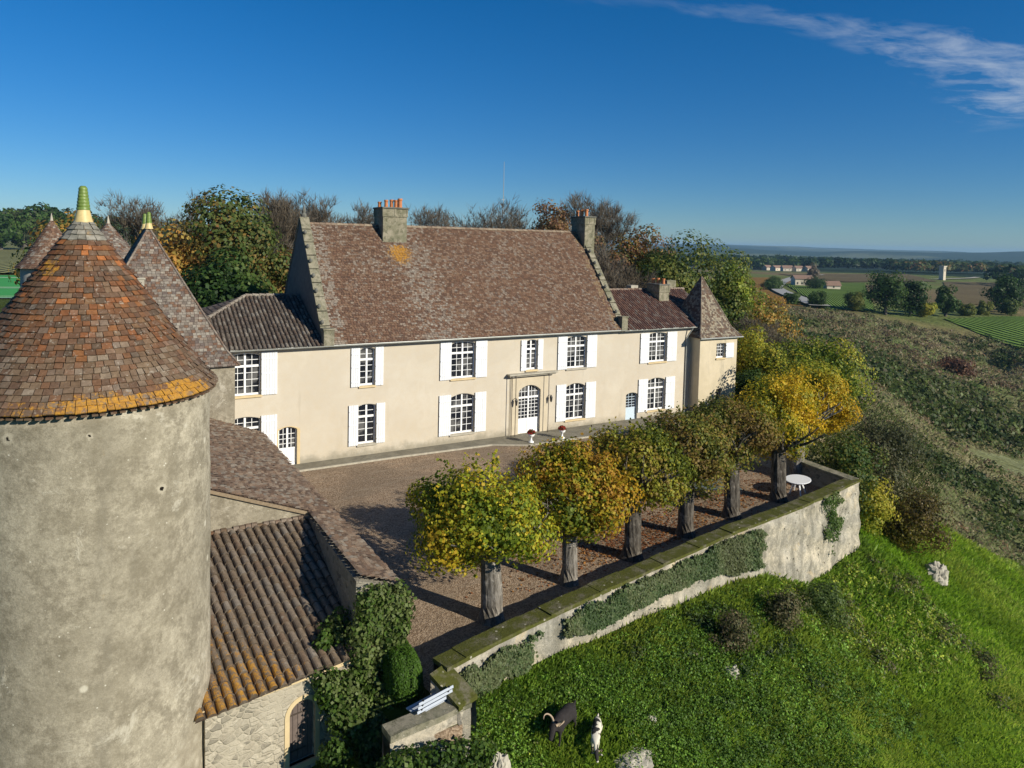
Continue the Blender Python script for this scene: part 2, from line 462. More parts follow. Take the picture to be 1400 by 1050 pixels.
# ------------------------------------------------------------------ object helpers
OFF = {}
def tag(o, label=None, cat=None, group=None, kind=None):
    if label: o['label'] = label
    if cat: o['category'] = cat
    if group: o['group'] = group
    if kind: o['kind'] = kind
    return o
def thing(name, label, cat, loc=(0, 0, 0), rz=0, group=None):
    o = bpy.data.objects.new(name, None); COL.objects.link(o)
    o.empty_display_size = .3
    o.location = loc; o.rotation_euler = (0, 0, rz)
    OFF[o.name] = Vector(loc) if rz == 0 else Vector((0, 0, 0))
    return tag(o, label, cat, group)
def npmesh(name, V, F, C=None, mat=None, parent=None, smooth=False):
    V = np.asarray(V, np.float32).reshape(-1, 3); F = np.asarray(F, np.int32)
    if parent is not None and OFF[parent.name].length > 0:
        V = V - np.array(OFF[parent.name], np.float32)
    me = bpy.data.meshes.new(name)
    k = F.shape[1]; n = len(F)
    me.vertices.add(len(V)); me.vertices.foreach_set('co', V.ravel())
    me.loops.add(n * k); me.loops.foreach_set('vertex_index', F.ravel())
    me.polygons.add(n); me.polygons.foreach_set('loop_start', np.arange(n, dtype=np.int32) * k)
    if smooth: me.polygons.foreach_set('use_smooth', np.ones(n, bool))
    me.update(calc_edges=True); me.validate()
    if C is not None:
        a = me.color_attributes.new('Col', 'FLOAT_COLOR', 'CORNER')
        cc = np.ones((n, k, 4), np.float32); cc[:, :, :3] = np.asarray(C, np.float32)[:, None, :]
        a.data.foreach_set('color', cc.ravel())
    return _fin(name, me, mat, parent)
def _fin(name, me, mat, parent):
    if mat: me.materials.append(mat)
    o = bpy.data.objects.new(name, me); COL.objects.link(o)
    if parent is not None:
        o.parent = parent; OFF[o.name] = OFF[parent.name]
    else: OFF[o.name] = Vector((0, 0, 0))
    return o
class MB:
    def __init__(s): s.v = []; s.f = []; s.c = []; s.col = None
    def quad(s, a, b, c, d, col=None):
        n = len(s.v); s.v += [tuple(a), tuple(b), tuple(c), tuple(d)]; s.f.append((n, n+1, n+2, n+3)); s.c.append(col or s.col)
    def poly(s, pts, col=None):
        n = len(s.v); s.v += [tuple(p) for p in pts]; s.f.append(tuple(range(n, n + len(pts)))); s.c.append(col or s.col)
    def box(s, x0, x1, y0, y1, z0, z1, col=None):
        n = len(s.v)
        s.v += [(x0, y0, z0), (x1, y0, z0), (x1, y1, z0), (x0, y1, z0), (x0, y0, z1), (x1, y0, z1), (x1, y1, z1), (x0, y1, z1)]
        for f in ((0, 3, 2, 1), (4, 5, 6, 7), (0, 1, 5, 4), (1, 2, 6, 5), (2, 3, 7, 6), (3, 0, 4, 7)):
            s.f.append(tuple(n + i for i in f)); s.c.append(col or s.col)
    def hexa(s, p, col=None):   # 8 points: bottom 4, top 4
        n = len(s.v); s.v += [tuple(q) for q in p]
        for f in ((0, 3, 2, 1), (4, 5, 6, 7), (0, 1, 5, 4), (1, 2, 6, 5), (2, 3, 7, 6), (3, 0, 4, 7)):
            s.f.append(tuple(n + i for i in f)); s.c.append(col or s.col)
    def bar(s, a, b, w, h=None, upv=(0, 0, 1), col=None):
        a = Vector(a); b = Vector(b); d = (b - a).normalized(); h = h or w
        u = Vector(upv)
        if abs(d.dot(u)) > .99: u = Vector((0, 1, 0))
        r = d.cross(u).normalized(); u = r.cross(d)
        r *= w / 2; u *= h / 2
        s.hexa([a - r - u, a + r - u, a + r + u, a - r + u, b - r - u, b + r - u, b + r + u, b - r + u], col)
    def prism(s, pts, z0, z1, col=None):
        n = len(pts)
        s.poly([(p[0], p[1], z1) for p in pts], col); s.poly([(p[0], p[1], z0) for p in reversed(pts)], col)
        for i in range(n):
            a, b = pts[i], pts[(i + 1) % n]
            s.quad((a[0], a[1], z0), (b[0], b[1], z0), (b[0], b[1], z1), (a[0], a[1], z1), col)
    def tube(s, pts, rad, n=6, col=None, cap=True):
        P = [Vector(p) for p in pts]; rad = rad if hasattr(rad, '__len__') else [rad] * len(P)
        base = len(s.v); ref = Vector((0.13, .31, .94))
        for i, p in enumerate(P):
            d = (P[min(i + 1, len(P) - 1)] - P[max(i - 1, 0)]).normalized()
            u = ref
            if abs(d.dot(u)) > .95: u = Vector((.9, .3, .1))
            a = d.cross(u).normalized(); b = d.cross(a)
            for k in range(n):
                t = 2 * math.pi * k / n
                s.v.append(tuple(p + (a * math.cos(t) + b * math.sin(t)) * rad[i]))
        for i in range(len(P) - 1):
            for k in range(n):
                q = base + i * n + k; q2 = base + i * n + (k + 1) % n
                s.f.append((q, q2, q2 + n, q + n)); s.c.append(col or s.col)
        if cap:
            s.f.append(tuple(base + k for k in range(n))); s.c.append(col or s.col)
            s.f.append(tuple(base + (len(P) - 1) * n + k for k in reversed(range(n)))); s.c.append(col or s.col)
    def lathe(s, cx, cy, prof, n=24, col=None, a0=0, a1=2 * math.pi):
        base = len(s.v); m = n if a1 - a0 > 6.2 else n + 1
        for r, z in prof:
            for k in range(m):
                t = a0 + (a1 - a0) * k / n
                s.v.append((cx + r * math.cos(t), cy + r * math.sin(t), z))
        for i in range(len(prof) - 1):
            for k in range(n):
                k2 = (k + 1) % m
                s.f.append((base + i * m + k, base + i * m + k2, base + (i + 1) * m + k2, base + (i + 1) * m + k)); s.c.append(col or s.col)
    def build(s, name, mat, parent=None, smooth=False, bevel=0):
        off = OFF[parent.name] if parent is not None else Vector((0, 0, 0))
        me = bpy.data.meshes.new(name)
        me.from_pydata([(x - off.x, y - off.y, z - off.z) for x, y, z in s.v], [], s.f)
        if any(c is not None for c in s.c):
            a = me.color_attributes.new('Col', 'FLOAT_COLOR', 'CORNER')
            buf = []
            for f, c in zip(s.f, s.c):
                c = c or (.3, .3, .3); buf += [c[0], c[1], c[2], c[3] if len(c) > 3 else 1.0] * len(f)
            a.data.foreach_set('color', buf)
        if smooth: me.polygons.foreach_set('use_smooth', [True] * len(me.polygons))
        me.update()
        o = _fin(name, me, mat, parent)
        if bevel:
            b = o.modifiers.new('bevel', 'BEVEL'); b.width = bevel; b.segments = 2; b.limit_method = 'ANGLE'
        return o
def struct(o): o['kind'] = 'structure'; return o
def nz(x, y, z=0, s=1.0): return noise.noise(Vector((x * s, y * s, z * s)))
def fb(x, y, z=0, s=1.0):
    v = Vector((x * s, y * s, z * s)); return noise.noise(v) * .55 + noise.noise(v * 2.1) * .3 + noise.noise(v * 4.3) * .15
def lerp(a, b, t): return tuple(a[i] + (b[i] - a[i]) * t for i in range(len(a)))
def cl(x, a=0., b=1.): return max(a, min(b, x))

# ------------------------------------------------------------------ roof tiles
def pal_pick(pal): return random.choice(pal)
def tiles(mb, O, U, V, edges, vlen, expo, tw, colf, lift=.03, jit=.012, thick=.02):
    """flat tiles on a plane: O origin, U along the eave, V up the slope, edges(v)->(u0,u1)"""
    O = Vector(O); U = Vector(U).normalized(); V = Vector(V).normalized(); N = U.cross(V)
    if N.z < 0: N = -N
    rows = int(vlen / expo) + 1
    for k in range(rows):
        v = k * expo
        if v > vlen - .01: break
        u0, u1 = edges(v); u0b, u1b = edges(min(v + expo, vlen))
        u = u0 - random.random() * tw
        sag = .018 * math.sin(k * 1.7)
        while u < u1:
            w = tw * random.uniform(.82, 1.18)
            a, b = max(u, u0), min(u + w, u1)
            if b - a > .02:
                ga = min(.008, (b - a) * .2)
                ve = min(v + expo * 1.25, vlen + .03)
                ta, tb = max(a, u0b), min(b, u1b)
                if tb < ta: ta = tb = (ta + tb) / 2
                dv = random.uniform(-jit, jit) * 1.2
                h0 = lift + random.uniform(0, jit) ; h1 = .006
                sk = random.uniform(-jit, jit) * .5
                c = colf((a + b) / 2, v)
                p1 = O + U * (a + ga) + V * (v + dv + sk); p2 = O + U * (b - ga) + V * (v + dv - sk)
                p3 = O + U * (tb - ga) + V * ve; p4 = O + U * (ta + ga) + V * ve
                r = random.uniform(-jit, jit) * .6
                mb.quad(p1 + N * (h0 + r), p2 + N * (h0 - r), p3 + N * h1, p4 + N * h1, c)
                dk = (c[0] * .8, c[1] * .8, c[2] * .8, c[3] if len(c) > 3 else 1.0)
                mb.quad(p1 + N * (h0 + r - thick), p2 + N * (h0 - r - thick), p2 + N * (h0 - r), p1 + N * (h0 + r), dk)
            u += w
def canal(mb, O, U, V, ulen, vlen, sp, seg, colf, edges=None, r=None, nf=5):
    """rows of half-round canal tiles running up the slope"""
    O = Vector(O); U = Vector(U).normalized(); V = Vector(V).normalized(); N = U.cross(V)
    if N.z < 0: N = -N
    r = r or sp * .36
    n = int(ulen / sp)
    for i in range(n + 1):
        uc = (i + .5) * sp
        if uc > ulen: break
        v0, v1 = edges(uc) if edges else (0, vlen)
        v = v0 + random.uniform(-.05, .03); k = 0
        wob = random.uniform(-.012, .012)
        while v < v1 - .05:
            ve = min(v + seg * random.uniform(1.0, 1.12), v1 + .02)
            c = colf(uc, v)
            du = wob + random.uniform(-.012, .012)
            prev = None
            for j in range(nf + 1):
                t = math.pi * j / nf
                lo = O + U * (uc + du - math.cos(t) * r * 1.08) + V * v + N * (math.sin(t) * r * 1.05 + .012)
                hi = O + U * (uc + du * .5 - math.cos(t) * r * .86) + V * (ve + .03) + N * (math.sin(t) * r * .86 - .004)
                if prev:
                    cc = c
                    mb.quad(prev[0], lo, hi, prev[1], cc)
                prev = (lo, hi)
            # front lip of each tile
            pts = [O + U * (uc + du - math.cos(math.pi * j / nf) * r * 1.08) + V * v + N * (math.sin(math.pi * j / nf) * r * 1.05 + .012) for j in range(nf + 1)]
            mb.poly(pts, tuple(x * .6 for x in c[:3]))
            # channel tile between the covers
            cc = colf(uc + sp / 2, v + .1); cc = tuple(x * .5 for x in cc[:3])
            a = O + U * (uc + r * .5) + V * v + N * .006; b = O + U * (uc + sp / 2) + V * v - N * .05 * 0 + N * (-.012)
            c2 = O + U * (uc + sp - r * .5) + V * v + N * .006
            mb.quad(a, b, b + V * (ve - v), a + V * (ve - v) + N * .012, cc); mb.quad(b, c2, c2 + V * (ve - v) + N * .012, b + V * (ve - v), cc)
            v = ve; k += 1

BROWN = [(.175, .100, .066), (.20, .12, .078), (.145, .086, .058), (.225, .14, .09), (.13, .078, .055), (.185, .105, .068), (.245, .165, .115)]
GREY = [(.20, .165, .135), (.17, .14, .115), (.235, .20, .165), (.145, .115, .10), (.19, .145, .12)]
LICH = (.40, .37, .31)
def col_main(u, v):
    c = pal_pick(BROWN)
    n = fb(u, v, 3, .28) + .25 * fb(u, v, 8, 1.6)
    if random.random() < .12 + .8 * max(0, n): c = lerp(c, LICH, random.uniform(.12, .5))
    d = abs(u - 6.0 - (8 - v) * .12)
    if d < 1.9 and random.random() < .6 * (1 - d / 1.9): c = lerp(c, LICH, random.uniform(.2, .6))
    if abs(u - 5.7) < 1.3 and 4.6 < v < 7.2: c = (*c[:3], cl(-.25 + .95 * math.hypot((u - 5.5) / 1.25, (v - 6.5) / 1.5)))
    if u > 19.8 and random.random() < .45: c = lerp(c, (.34, .25, .14), .6)
    if u < .8 and random.random() < .6: c = lerp(c, LICH, .5)
    return c
def col_brown(u, v):
    c = pal_pick(BROWN)
    if random.random() < .12 + .6 * max(0, fb(u, v, 1, .5)): c = lerp(c, LICH, random.uniform(.2, .7))
    return c
def col_grey(u, v):
    c = pal_pick(GREY + BROWN[:3])
    if random.random() < .22 + .7 * max(0, fb(u, v, 11, .5)): c = lerp(c, LICH, random.uniform(.2, .7))
    return c
def col_dapple(u, v):
    c = pal_pick(BROWN + GREY)
    c = lerp(c, (.13, .10, .075), .45)
    if random.random() < .45 + .6 * fb(u, v, 4, 1.4): c = lerp(c, (.42, .37, .27), random.uniform(.45, .9))
    return c
def col_canal_dark(u, v):
    c = pal_pick([(.13, .105, .085), (.16, .13, .105), (.11, .088, .072), (.19, .155, .125), (.145, .105, .08)])
    if random.random() < .25: c = lerp(c, LICH, random.uniform(.2, .5))
    return c
def col_canal_red(u, v):
    c = pal_pick([(.20, .105, .08), (.17, .095, .075), (.24, .14, .105), (.14, .082, .07)])
    if random.random() < .2: c = lerp(c, LICH, random.uniform(.2, .5))
    return c

# ================================================================== BUILDINGS
def arc_pts(xl, xr, zs, rise, n=10):
    """points of a segmental arch from left springing to right springing"""
    w = (xr - xl) / 2; cx = (xl + xr) / 2
    if rise < .005: return [(xl, zs), (xr, zs)]
    rad = (w * w + rise * rise) / (2 * rise); cz = zs + rise - rad
    a = math.asin(cl(w / rad, -1, 1))
    if rise > w * .999: a = math.pi / 2
    return [(cx + rad * math.sin(-a + 2 * a * i / n), cz + rad * math.cos(-a + 2 * a * i / n)) for i in range(n + 1)]
def wall_open(mb, y, x0, x1, z0, z1, ops, depth=.24):
    xs = sorted({x0, x1, *[o[0] for o in ops], *[o[1] for o in ops]})
    zs = sorted({z0, z1, *[o[2] for o in ops], *[o[3] for o in ops]})
    for i in range(len(xs) - 1):
        for j in range(len(zs) - 1):
            cx, cz = (xs[i] + xs[i+1]) / 2, (zs[j] + zs[j+1]) / 2
            if any(o[0] < cx < o[1] and o[2] < cz < o[3] for o in ops): continue
            mb.quad((xs[i], y, zs[j]), (xs[i+1], y, zs[j]), (xs[i+1], y, zs[j+1]), (xs[i], y, zs[j+1]))
    for xl, xr, zb, zt, rise in ops:
        A = arc_pts(xl, xr, zt - rise, rise)
        d = y + depth
        if rise > .005:
            m = len(A) // 2
            mb.poly([(xl, y, zt)] + [(a, y, b) for a, b in A[:m + 1]][::1])
            mb.poly([(a, y, b) for a, b in A[m:]] + [(xr, y, zt)])
        for k in range(len(A) - 1):
            mb.quad((A[k][0], y, A[k][1]), (A[k+1][0], y, A[k+1][1]), (A[k+1][0], d, A[k+1][1]), (A[k][0], d, A[k][1]))
        mb.quad((xl, y, zb), (xl, y, zt - rise), (xl, d, zt - rise), (xl, d, zb))
        mb.quad((xr, y, zt - rise), (xr, y, zb), (xr, d, zb), (xr, d, zt - rise))
        mb.quad((xr, y, zb), (xl, y, zb), (xl, d, zb), (xr, d, zb))
def window(root, y, xl, xr, zb, zt, rise=.12, cols=4, rb=4, rt=2, name='window', shutters=(0, 0), sh=None, panel=0, sill=True, mid=True, depth=.24, trans=.68, blue=False, curtain=False, label=None):
    f = MB(); yo, yi = y + depth - .09, y + depth - .02
    h = zt - zb; zs = zt - rise; fw = .07
    A = arc_pts(xl, xr, zs, rise)
    f.box(xl + .004, xl + fw, yo, yi, zb, zs); f.box(xr - fw, xr - .004, yo, yi, zb, zs)
    f.box(xl + fw, xr - fw, yo, yi, zb, zb + .10)
    for k in range(len(A) - 1):
        (a, b), (c, d) = A[k], A[k+1]
        f.hexa([(a, yo, b - fw), (c, yo, d - fw), (c, yi, d - fw), (a, yi, b - fw), (a, yo, b - .003), (c, yo, d - .003), (c, yi, d - .003), (a, yi, b - .003)])
    def top(x):
        for k in range(len(A) - 1):
            if A[k][0] <= x <= A[k+1][0]:
                t = (x - A[k][0]) / (A[k+1][0] - A[k][0] + 1e-9); return A[k][1] + (A[k+1][1] - A[k][1]) * t
        return zs
    zt_ = zb + h * trans if rt else None
    cx = (xl + xr) / 2
    if mid: f.box(cx - .05, cx + .05, yo - .012, yi - .01, zb + .10, top(cx) - fw)
    if rt: f.box(xl + fw, xr - fw, yo - .015, yi - .012, zt_ - .06, zt_ + .06)
    z0 = zb + .10
    if panel:
        z0 = zb + panel
        f.box(xl + fw, xr - fw, yo + .012, yi - .012, zb + .1, z0)
        f.box(xl + fw, xr - fw, yo, yi, z0 - .04, z0 + .04)
    ztop = zt_ if rt else zs
    mw_ = .028
    for i in range(1, cols):
        x = xl + fw + (xr - xl - 2 * fw) * i / cols
        if mid and abs(x - cx) < .06: continue
        f.box(x - mw_ / 2, x + mw_ / 2, yo + .02, yi - .015, z0, top(x) - fw * .9)
    # inner leaf stiles
    for i in range(1, rb):
        z = z0 + (ztop - z0) * i / rb
        f.box(xl + fw, xr - fw, yo + .022, yi - .017, z - mw_ / 2, z + mw_ / 2)
    for i in range(1, rt + (0 if rise < .2 else 0)):
        z = zt_ + (zt - fw - zt_) * i / rt
        if z < zs: f.box(xl + fw, xr - fw, yo + .022, yi - .017, z - mw_ / 2, z + mw_ / 2)
        else: f.box(xl + fw * 2, xr - fw * 2, yo + .022, yi - .017, z - mw_ / 2, z + mw_ / 2)
    fo = f.build(name, M_BLUE if blue else M_WHITE, root)
    if label: fo['label'] = label
    p = MB(); p.poly([(xl + .01, yi - .025, zb + .02), (xr - .01, yi - .025, zb + .02)] + [(a, yi - .025, b - .01) for a, b in reversed(A)])
    p.build('pane', M_GLASS, fo)
    if curtain:
        c = MB(); n = 14
        for s0, s1 in ((xl + .08, cx - .12), (cx + .2, xr - .08)):
            for k in range(n):
                a = s0 + (s1 - s0) * k / n; b = s0 + (s1 - s0) * (k + 1) / n
                w1 = .02 * math.sin(k * 1.9); w2 = .02 * math.sin((k + 1) * 1.9)
                c.quad((a, yi + .06 + w1, zb + .1), (b, yi + .06 + w2, zb + .1), (b, yi + .06 + w2, zt - .2), (a, yi + .06 + w1, zt - .2))
    if sill:
        s = MB(); s.box(xl - .06, xr + .06, y - .09, y + depth - .1, zb - .12, zb - .001)
        s.build('sill', M_STONE_Y if random.random() < .4 else M_STONE, fo, bevel=.015)
    shz = sh or (zb - .02, zt + .0)
    for side, w in ((-1, shutters[0]), (1, shutters[1])):
        if not w: continue
        s = MB(); a = xl - w if side < 0 else xr + .01; b = xl - .01 if side < 0 else xr + w
        n = max(3, int(w / .13)); yy0, yy1 = y - .085, y - .05
        for k in range(n):
            p0 = a + (b - a) * k / n; p1 = a + (b - a) * (k + 1) / n
            s.box(p0 + .006, p1 - .006, yy0 + random.uniform(0, .006), yy1, shz[0], shz[1])
        for zz in (.12, .5, .84):
            z = shz[0] + (shz[1] - shz[0]) * zz
            s.box(a + .02, b - .02, yy0 - .018, yy0 + .001, z - .035, z + .035)
        s.box(a if side > 0 else b - .03, a + .03 if side > 0 else b, yy1, y, shz[0] + .3, shz[0] + .38)
        s.box(a if side > 0 else b - .03, a + .03 if side > 0 else b, yy1, y, shz[1] - .38, shz[1] - .3)
        so_ = s.build('shutter', M_SHUT, fo)
    return fo
def roof_face(mb, A, B, C, D, expo, tw, colf, **kw):
    A, B, C, D = map(Vector, (A, B, C, D)); U = (B - A).normalized()
    V = (D - A) - U * (D - A).dot(U)
    vlen = V.length; V.normalize(); L = (B - A).length; ud = (D - A).dot(U); uc = (C - A).dot(U)
    tiles(mb, A, U, V, lambda v: (ud * v / vlen, L + (uc - L) * v / vlen), vlen, expo, tw, colf, **kw)
def chimney(root, x0, x1, y0, y1, z0, z1, pots, cap=.09, band=True, mat=None):
    c = MB(); c.box(x0, x1, y0, y1, z0, z1 - .62)
    c.box(x0 - .05, x1 + .05, y0 - .05, y1 + .05, z1 - .62, z1 - .55)
    c.box(x0 - .012, x1 + .012, y0 - .012, y1 + .012, z1 - .55, z1 - .1)
    for xx in (x0, (x0 + x1) / 2, x1):
        c.box(xx - .06, xx + .06, y0 - .035, y0 - .01, z1 - .55, z1 - .1)
    for yy in (y0, (y0 + y1) / 2, y1):
        c.box(x0 - .035, x0 - .01, yy - .06, yy + .06, z1 - .55, z1 - .1)
    co = c.build('chimney', mat or M_LICH, root)
    k = MB(); k.box(x0 - cap, x1 + cap, y0 - cap, y1 + cap, z1 - .1, z1)
    k.build('chimney_cap', M_DARKST, co, bevel=.02)
    for px_, py_, h, r in pots:
        m = MB(); m.lathe(px_, py_, [(r * 1.15, z1), (r, z1 + .05), (r * .92, z1 + h * .75), (r * 1.15, z1 + h * .8), (r * 1.12, z1 + h), (r * .75, z1 + h), (r * .7, z1 + h - .15)], 12)
        m.build('chimney_pot', M_POT, co, smooth=False)
    return co

# ---- manor house ----------------------------------------------------
manor = thing('manor_house', 'long cream manor house with steep brown roof and white shutters facing the gravel', 'house', (11.5, 5, 0))
EZ = 6.6
WINS = [  # xl, xr, zb, zt, rise, cols, shutters, rb, rt
    dict(o=(-5.0, -3.42, 4.12, 6.4, .12), cols=4, sh=(0, .84), rb=4, rt=2, curtain=True),
    dict(o=(-5.0, -3.42, .95, 2.98, .15), cols=4, sh=(0, .84), rb=4, rt=2),
    dict(o=(2.0, 2.9, 4.12, 6.33, .10), cols=2, sh=(.52, .5), rb=4, rt=2),
    dict(o=(1.93, 3.0, .72, 3.05, .10), cols=2, sh=(.56, .54), rb=4, rt=2),
    dict(o=(7.76, 9.4, 4.08, 6.38, .14), cols=4, sh=(.76, .82), rb=4, rt=2, curtain=True),
    dict(o=(7.78, 9.42, .62, 3.12, .2), cols=4, sh=(.8, .8), rb=4, rt=2),
    dict(o=(13.13, 13.98, 4.26, 6.24, .10), cols=2, sh=(.42, .42), rb=4, rt=2),
    dict(o=(16.33, 17.95, 4.12, 6.32, .14), cols=4, sh=(.76, .84), rb=4, rt=2),
    dict(o=(16.33, 17.95, .6, 3.08, .24), cols=4, sh=(.78, .86), rb=4, rt=2),
    dict(o=(23.5, 25.2, 4.08, 6.24, .12), cols=4, sh=(.82, .95), rb=4, rt=2),
    dict(o=(23.5, 25.2, .52, 2.9, .2), cols=4, sh=(.88, .9), rb=4, rt=2),
]
DOORS = [(-2.5, -1.5, .02, 2.2, .16), (12.62, 14.3, .06, 3.26, .38), (21.55, 22.6, .02, 2.0, .14)]
w = MB(); wall_open(w, 0, -5.05, 27.9, -.3, EZ, [d['o'] for d in WINS] + DOORS)
# side and rear walls, closed body (rear plane is set back)
w.quad((-8.8, 10.9, -.3), (-8.8, 10.9, EZ), (30.6, 10.9, EZ), (30.6, 10.9, -.3))
w.quad((30.6, 3.2, -.3), (30.6, 10.9, -.3), (30.6, 10.9, EZ), (30.6, 3.2, EZ))
w.quad((-5.05, .6, EZ - .01), (27.9, .6, EZ - .01), (27.9, .0, EZ - .01), (-5.05, .0, EZ - .01))
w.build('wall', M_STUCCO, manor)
dk = MB(); dk.box(-5.0, 27.9, .5, 1.5, -.2, 6.4)  # near-black box, its colour stands for the unlit rooms behind the openings
dk.build('dark_backing', simple('painted_room_dark', (.012, .011, .010), .9, 2, .1, 0), manor)
for d in WINS:
    window(manor, 0, *d['o'], cols=d['cols'], rb=d['rb'], rt=d['rt'], shutters=d['sh'], curtain=False)
window(manor, 0, *DOORS[0], cols=4, rb=4, rt=0, panel=.95, sill=False, name='door')
dd = window(manor, 0, *DOORS[1], cols=6, rb=6, rt=2, panel=.95, sill=False, name='door', trans=.74, label='wide arched double front door, half glazed, white')
hd = MB(); hd.bar((13.54, .12, 1.1), (13.54, .12, 1.25), .03); hd.build('handle', M_IRON, dd)
window(manor, 0, *DOORS[2], cols=3, rb=5, rt=0, panel=.85, sill=False, name='door', blue=True, mid=False, label='narrow half glazed side door painted pale blue')
# stone surround of the front door, ledge, posts, lanterns
s = MB()
s.box(11.95, 12.62, -.03, .02, 0.02, 3.95); s.box(14.3, 14.85, -.03, .02, .02, 3.95)
A = arc_pts(12.62, 14.3, 3.26 - .38, .38)
s2 = MB()
for k in range(len(A) - 1):
    (a, b), (c, d) = A[k], A[k+1]
    s.hexa([(a, -.03, b), (c, -.03, d), (c, .02, d), (a, .02, b), (a, -.03, 3.95), (c, -.03, 3.95), (c, .02, 3.95), (a, .02, 3.95)])
s.build('door_surround', M_SURR, manor)
s = MB(); s.box(11.7, 15.4, -.42, 0, 4.0, 4.1); s.box(11.8, 15.3, -.3, 0, 3.9, 4.0)
s.build('door_ledge', M_STONE, manor, bevel=.02)
for px_ in (11.92, 12.2, 14.72):
    s = MB(); s.tube([(px_, -.36, 0), (px_, -.37, 2), (px_, -.36, 4.0)], .022, 6); s.build('canopy_post', M_IRON, manor)
for px_ in (12.3, 14.98):
    s = MB(); s.bar((px_, 0, 2.45), (px_, -.28, 2.5), .03)
    s.lathe(px_, -.28, [(.02, 2.52), (.10, 2.4), (.11, 2.38), (.075, 2.1), (.03, 2.04)], 6)
    s.build('wall_lantern', M_BLACK, manor)
for o in [DOORS[0]]:
    s = MB(); A = arc_pts(o[0] - .16, o[1] + .16, o[3] - .16, .2); B = arc_pts(o[0], o[1], o[3] - .16, .16)
    for k in range(len(A) - 1):
        s.hexa([(B[k][0], -.012, B[k][1]), (B[k+1][0], -.012, B[k+1][1]), (B[k+1][0], .01, B[k+1][1]), (B[k][0], .01, B[k][1]), (A[k][0], -.012, A[k][1]), (A[k+1][0], -.012, A[k+1][1]), (A[k+1][0], .01, A[k+1][1]), (A[k][0], .01, A[k][1])])
    s.box(o[0] - .16, o[0], -.012, .01, .02, o[3] - .16); s.box(o[1], o[1] + .16, -.012, .01, .02, o[3] - .16)
    s.build('door_surround', M_STONE_Y, manor)
# roofs
def solid_roof(name, faces, col, root, mat=M_TILE):
    m = MB()
    for f in faces: m.poly(f, col)
    return m.build(name, mat, root)
RY, RZ = 5.4, 13.42
r = MB(); r.col = (.13, .075, .06)
r.poly([(.3, -.3, EZ + .02), (20.75, -.3, EZ + .02), (20.75, RY, RZ), (.3, RY, RZ)])
r.poly([(20.75, 11.1, EZ + .02), (.3, 11.1, EZ + .02), (.3, RY, RZ), (20.75, RY, RZ)])
r.poly([(.3, -.3, EZ - .06), (20.75, -.3, EZ - .06), (20.75, -.3, EZ + .02), (.3, -.3, EZ + .02)])
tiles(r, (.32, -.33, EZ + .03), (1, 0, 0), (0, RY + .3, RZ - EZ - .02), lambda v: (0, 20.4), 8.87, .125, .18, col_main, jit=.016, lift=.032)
mroof = r.build('roof', M_TILE, manor)
r = MB()
x = .35
while x < 20.7:
    c = lerp(pal_pick(BROWN), (.36, .30, .22), random.uniform(.2, .8)); e = x + .36
    for k in range(5):
        t0, t1 = math.pi * k / 5, math.pi * (k + 1) / 5; dz = random.uniform(0, .01)
        r.quad((x, RY - math.cos(t0) * .16, RZ - .05 + math.sin(t0) * .15 + dz), (x, RY - math.cos(t1) * .16, RZ - .05 + math.sin(t1) * .15 + dz), (e + .02, RY - math.cos(t1) * .145, RZ - .06 + math.sin(t1) * .14), (e + .02, RY - math.cos(t0) * .145, RZ - .06 + math.sin(t0) * .14), c)
    x = e
r.build('ridge_tiles', M_TILE, mroof)
def gable(x0, x1, label):
    g = MB()
    prof = [(-.12, EZ - .04), (-.12, 6.75), (RY, 13.75), (10.92, 6.75), (10.92, EZ - .04)]
    g.poly([(x0, y, z) for y, z in prof]); g.poly([(x1, y, z) for y, z in reversed(prof)])
    for k in range(1, 3):
        (a, b), (c, d) = prof[k], prof[k + 1]
        g.quad((x0, a, b), (x0, c, d), (x1, c, d), (x1, a, b))
    g.quad((x0, -.12, EZ), (x1, -.12, EZ), (x1, -.12, 6.75), (x0, -.12, 6.75))
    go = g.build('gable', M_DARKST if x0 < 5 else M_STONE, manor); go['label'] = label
    c = MB()
    for side in (0, 1):
        p0 = Vector(((x0 + x1) / 2, prof[1][0] if side == 0 else prof[3][0], 6.75)); p1 = Vector(((x0 + x1) / 2, RY, 13.75))
        d = (p1 - p0); n = 9
        for k in range(n):
            a = p0 + d * (k / n) ; b = p0 + d * ((k + 1) / n - .008)
            sh = Vector((0, 0, .07 + random.uniform(-.012, .012)))
            c.bar(a + sh, b + sh, x1 - x0 + .1, .13)
    c.build('coping', M_LICH, go)
    for k in range(7):      # small carved knobs along the coping
        c = MB(); t = .12 + .84 * k / 7
        y = -.12 + (RY + .12) * t; z = 6.75 + 7.0 * t
        c.lathe((x0 + x1) / 2 - .16, y - .1, [(.01, z + .1), (.09, z + .16), (.11, z + .25), (.05, z + .36), (.0, z + .38)], 7)
        c.build('coping_knob', M_DARKST, go)
    c = MB(); c.box(x0 - .06, x1 + .08, -.38, .12, EZ - .1, EZ + .85); c.box(x0 - .1, x1 + .12, -.42, .16, EZ + .85, EZ + .95)
    c.build('kneeler', M_LICH, go, bevel=.03)
    return go
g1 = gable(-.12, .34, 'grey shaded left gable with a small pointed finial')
f = MB(); f.lathe(.11, RY, [(.16, 13.78), (.18, 13.95), (.09, 14.05), (.13, 14.2), (.05, 14.4), (.0, 14.62)], 8); f.build('finial', M_DARKST, g1)
g2 = gable(20.72, 21.12, 'right gable rising behind the tall chimney')
chimney(manor, 4.88, 6.5, 4.45, 6.15, 10.5, 14.62, [(5.15, 5.9, .38, .12), (5.45, 5.5, .5, .12), (5.75, 5.3, .52, .12), (5.98, 5.1, .5, .13), (6.2, 4.95, .6, .14)], mat=M_LICH)
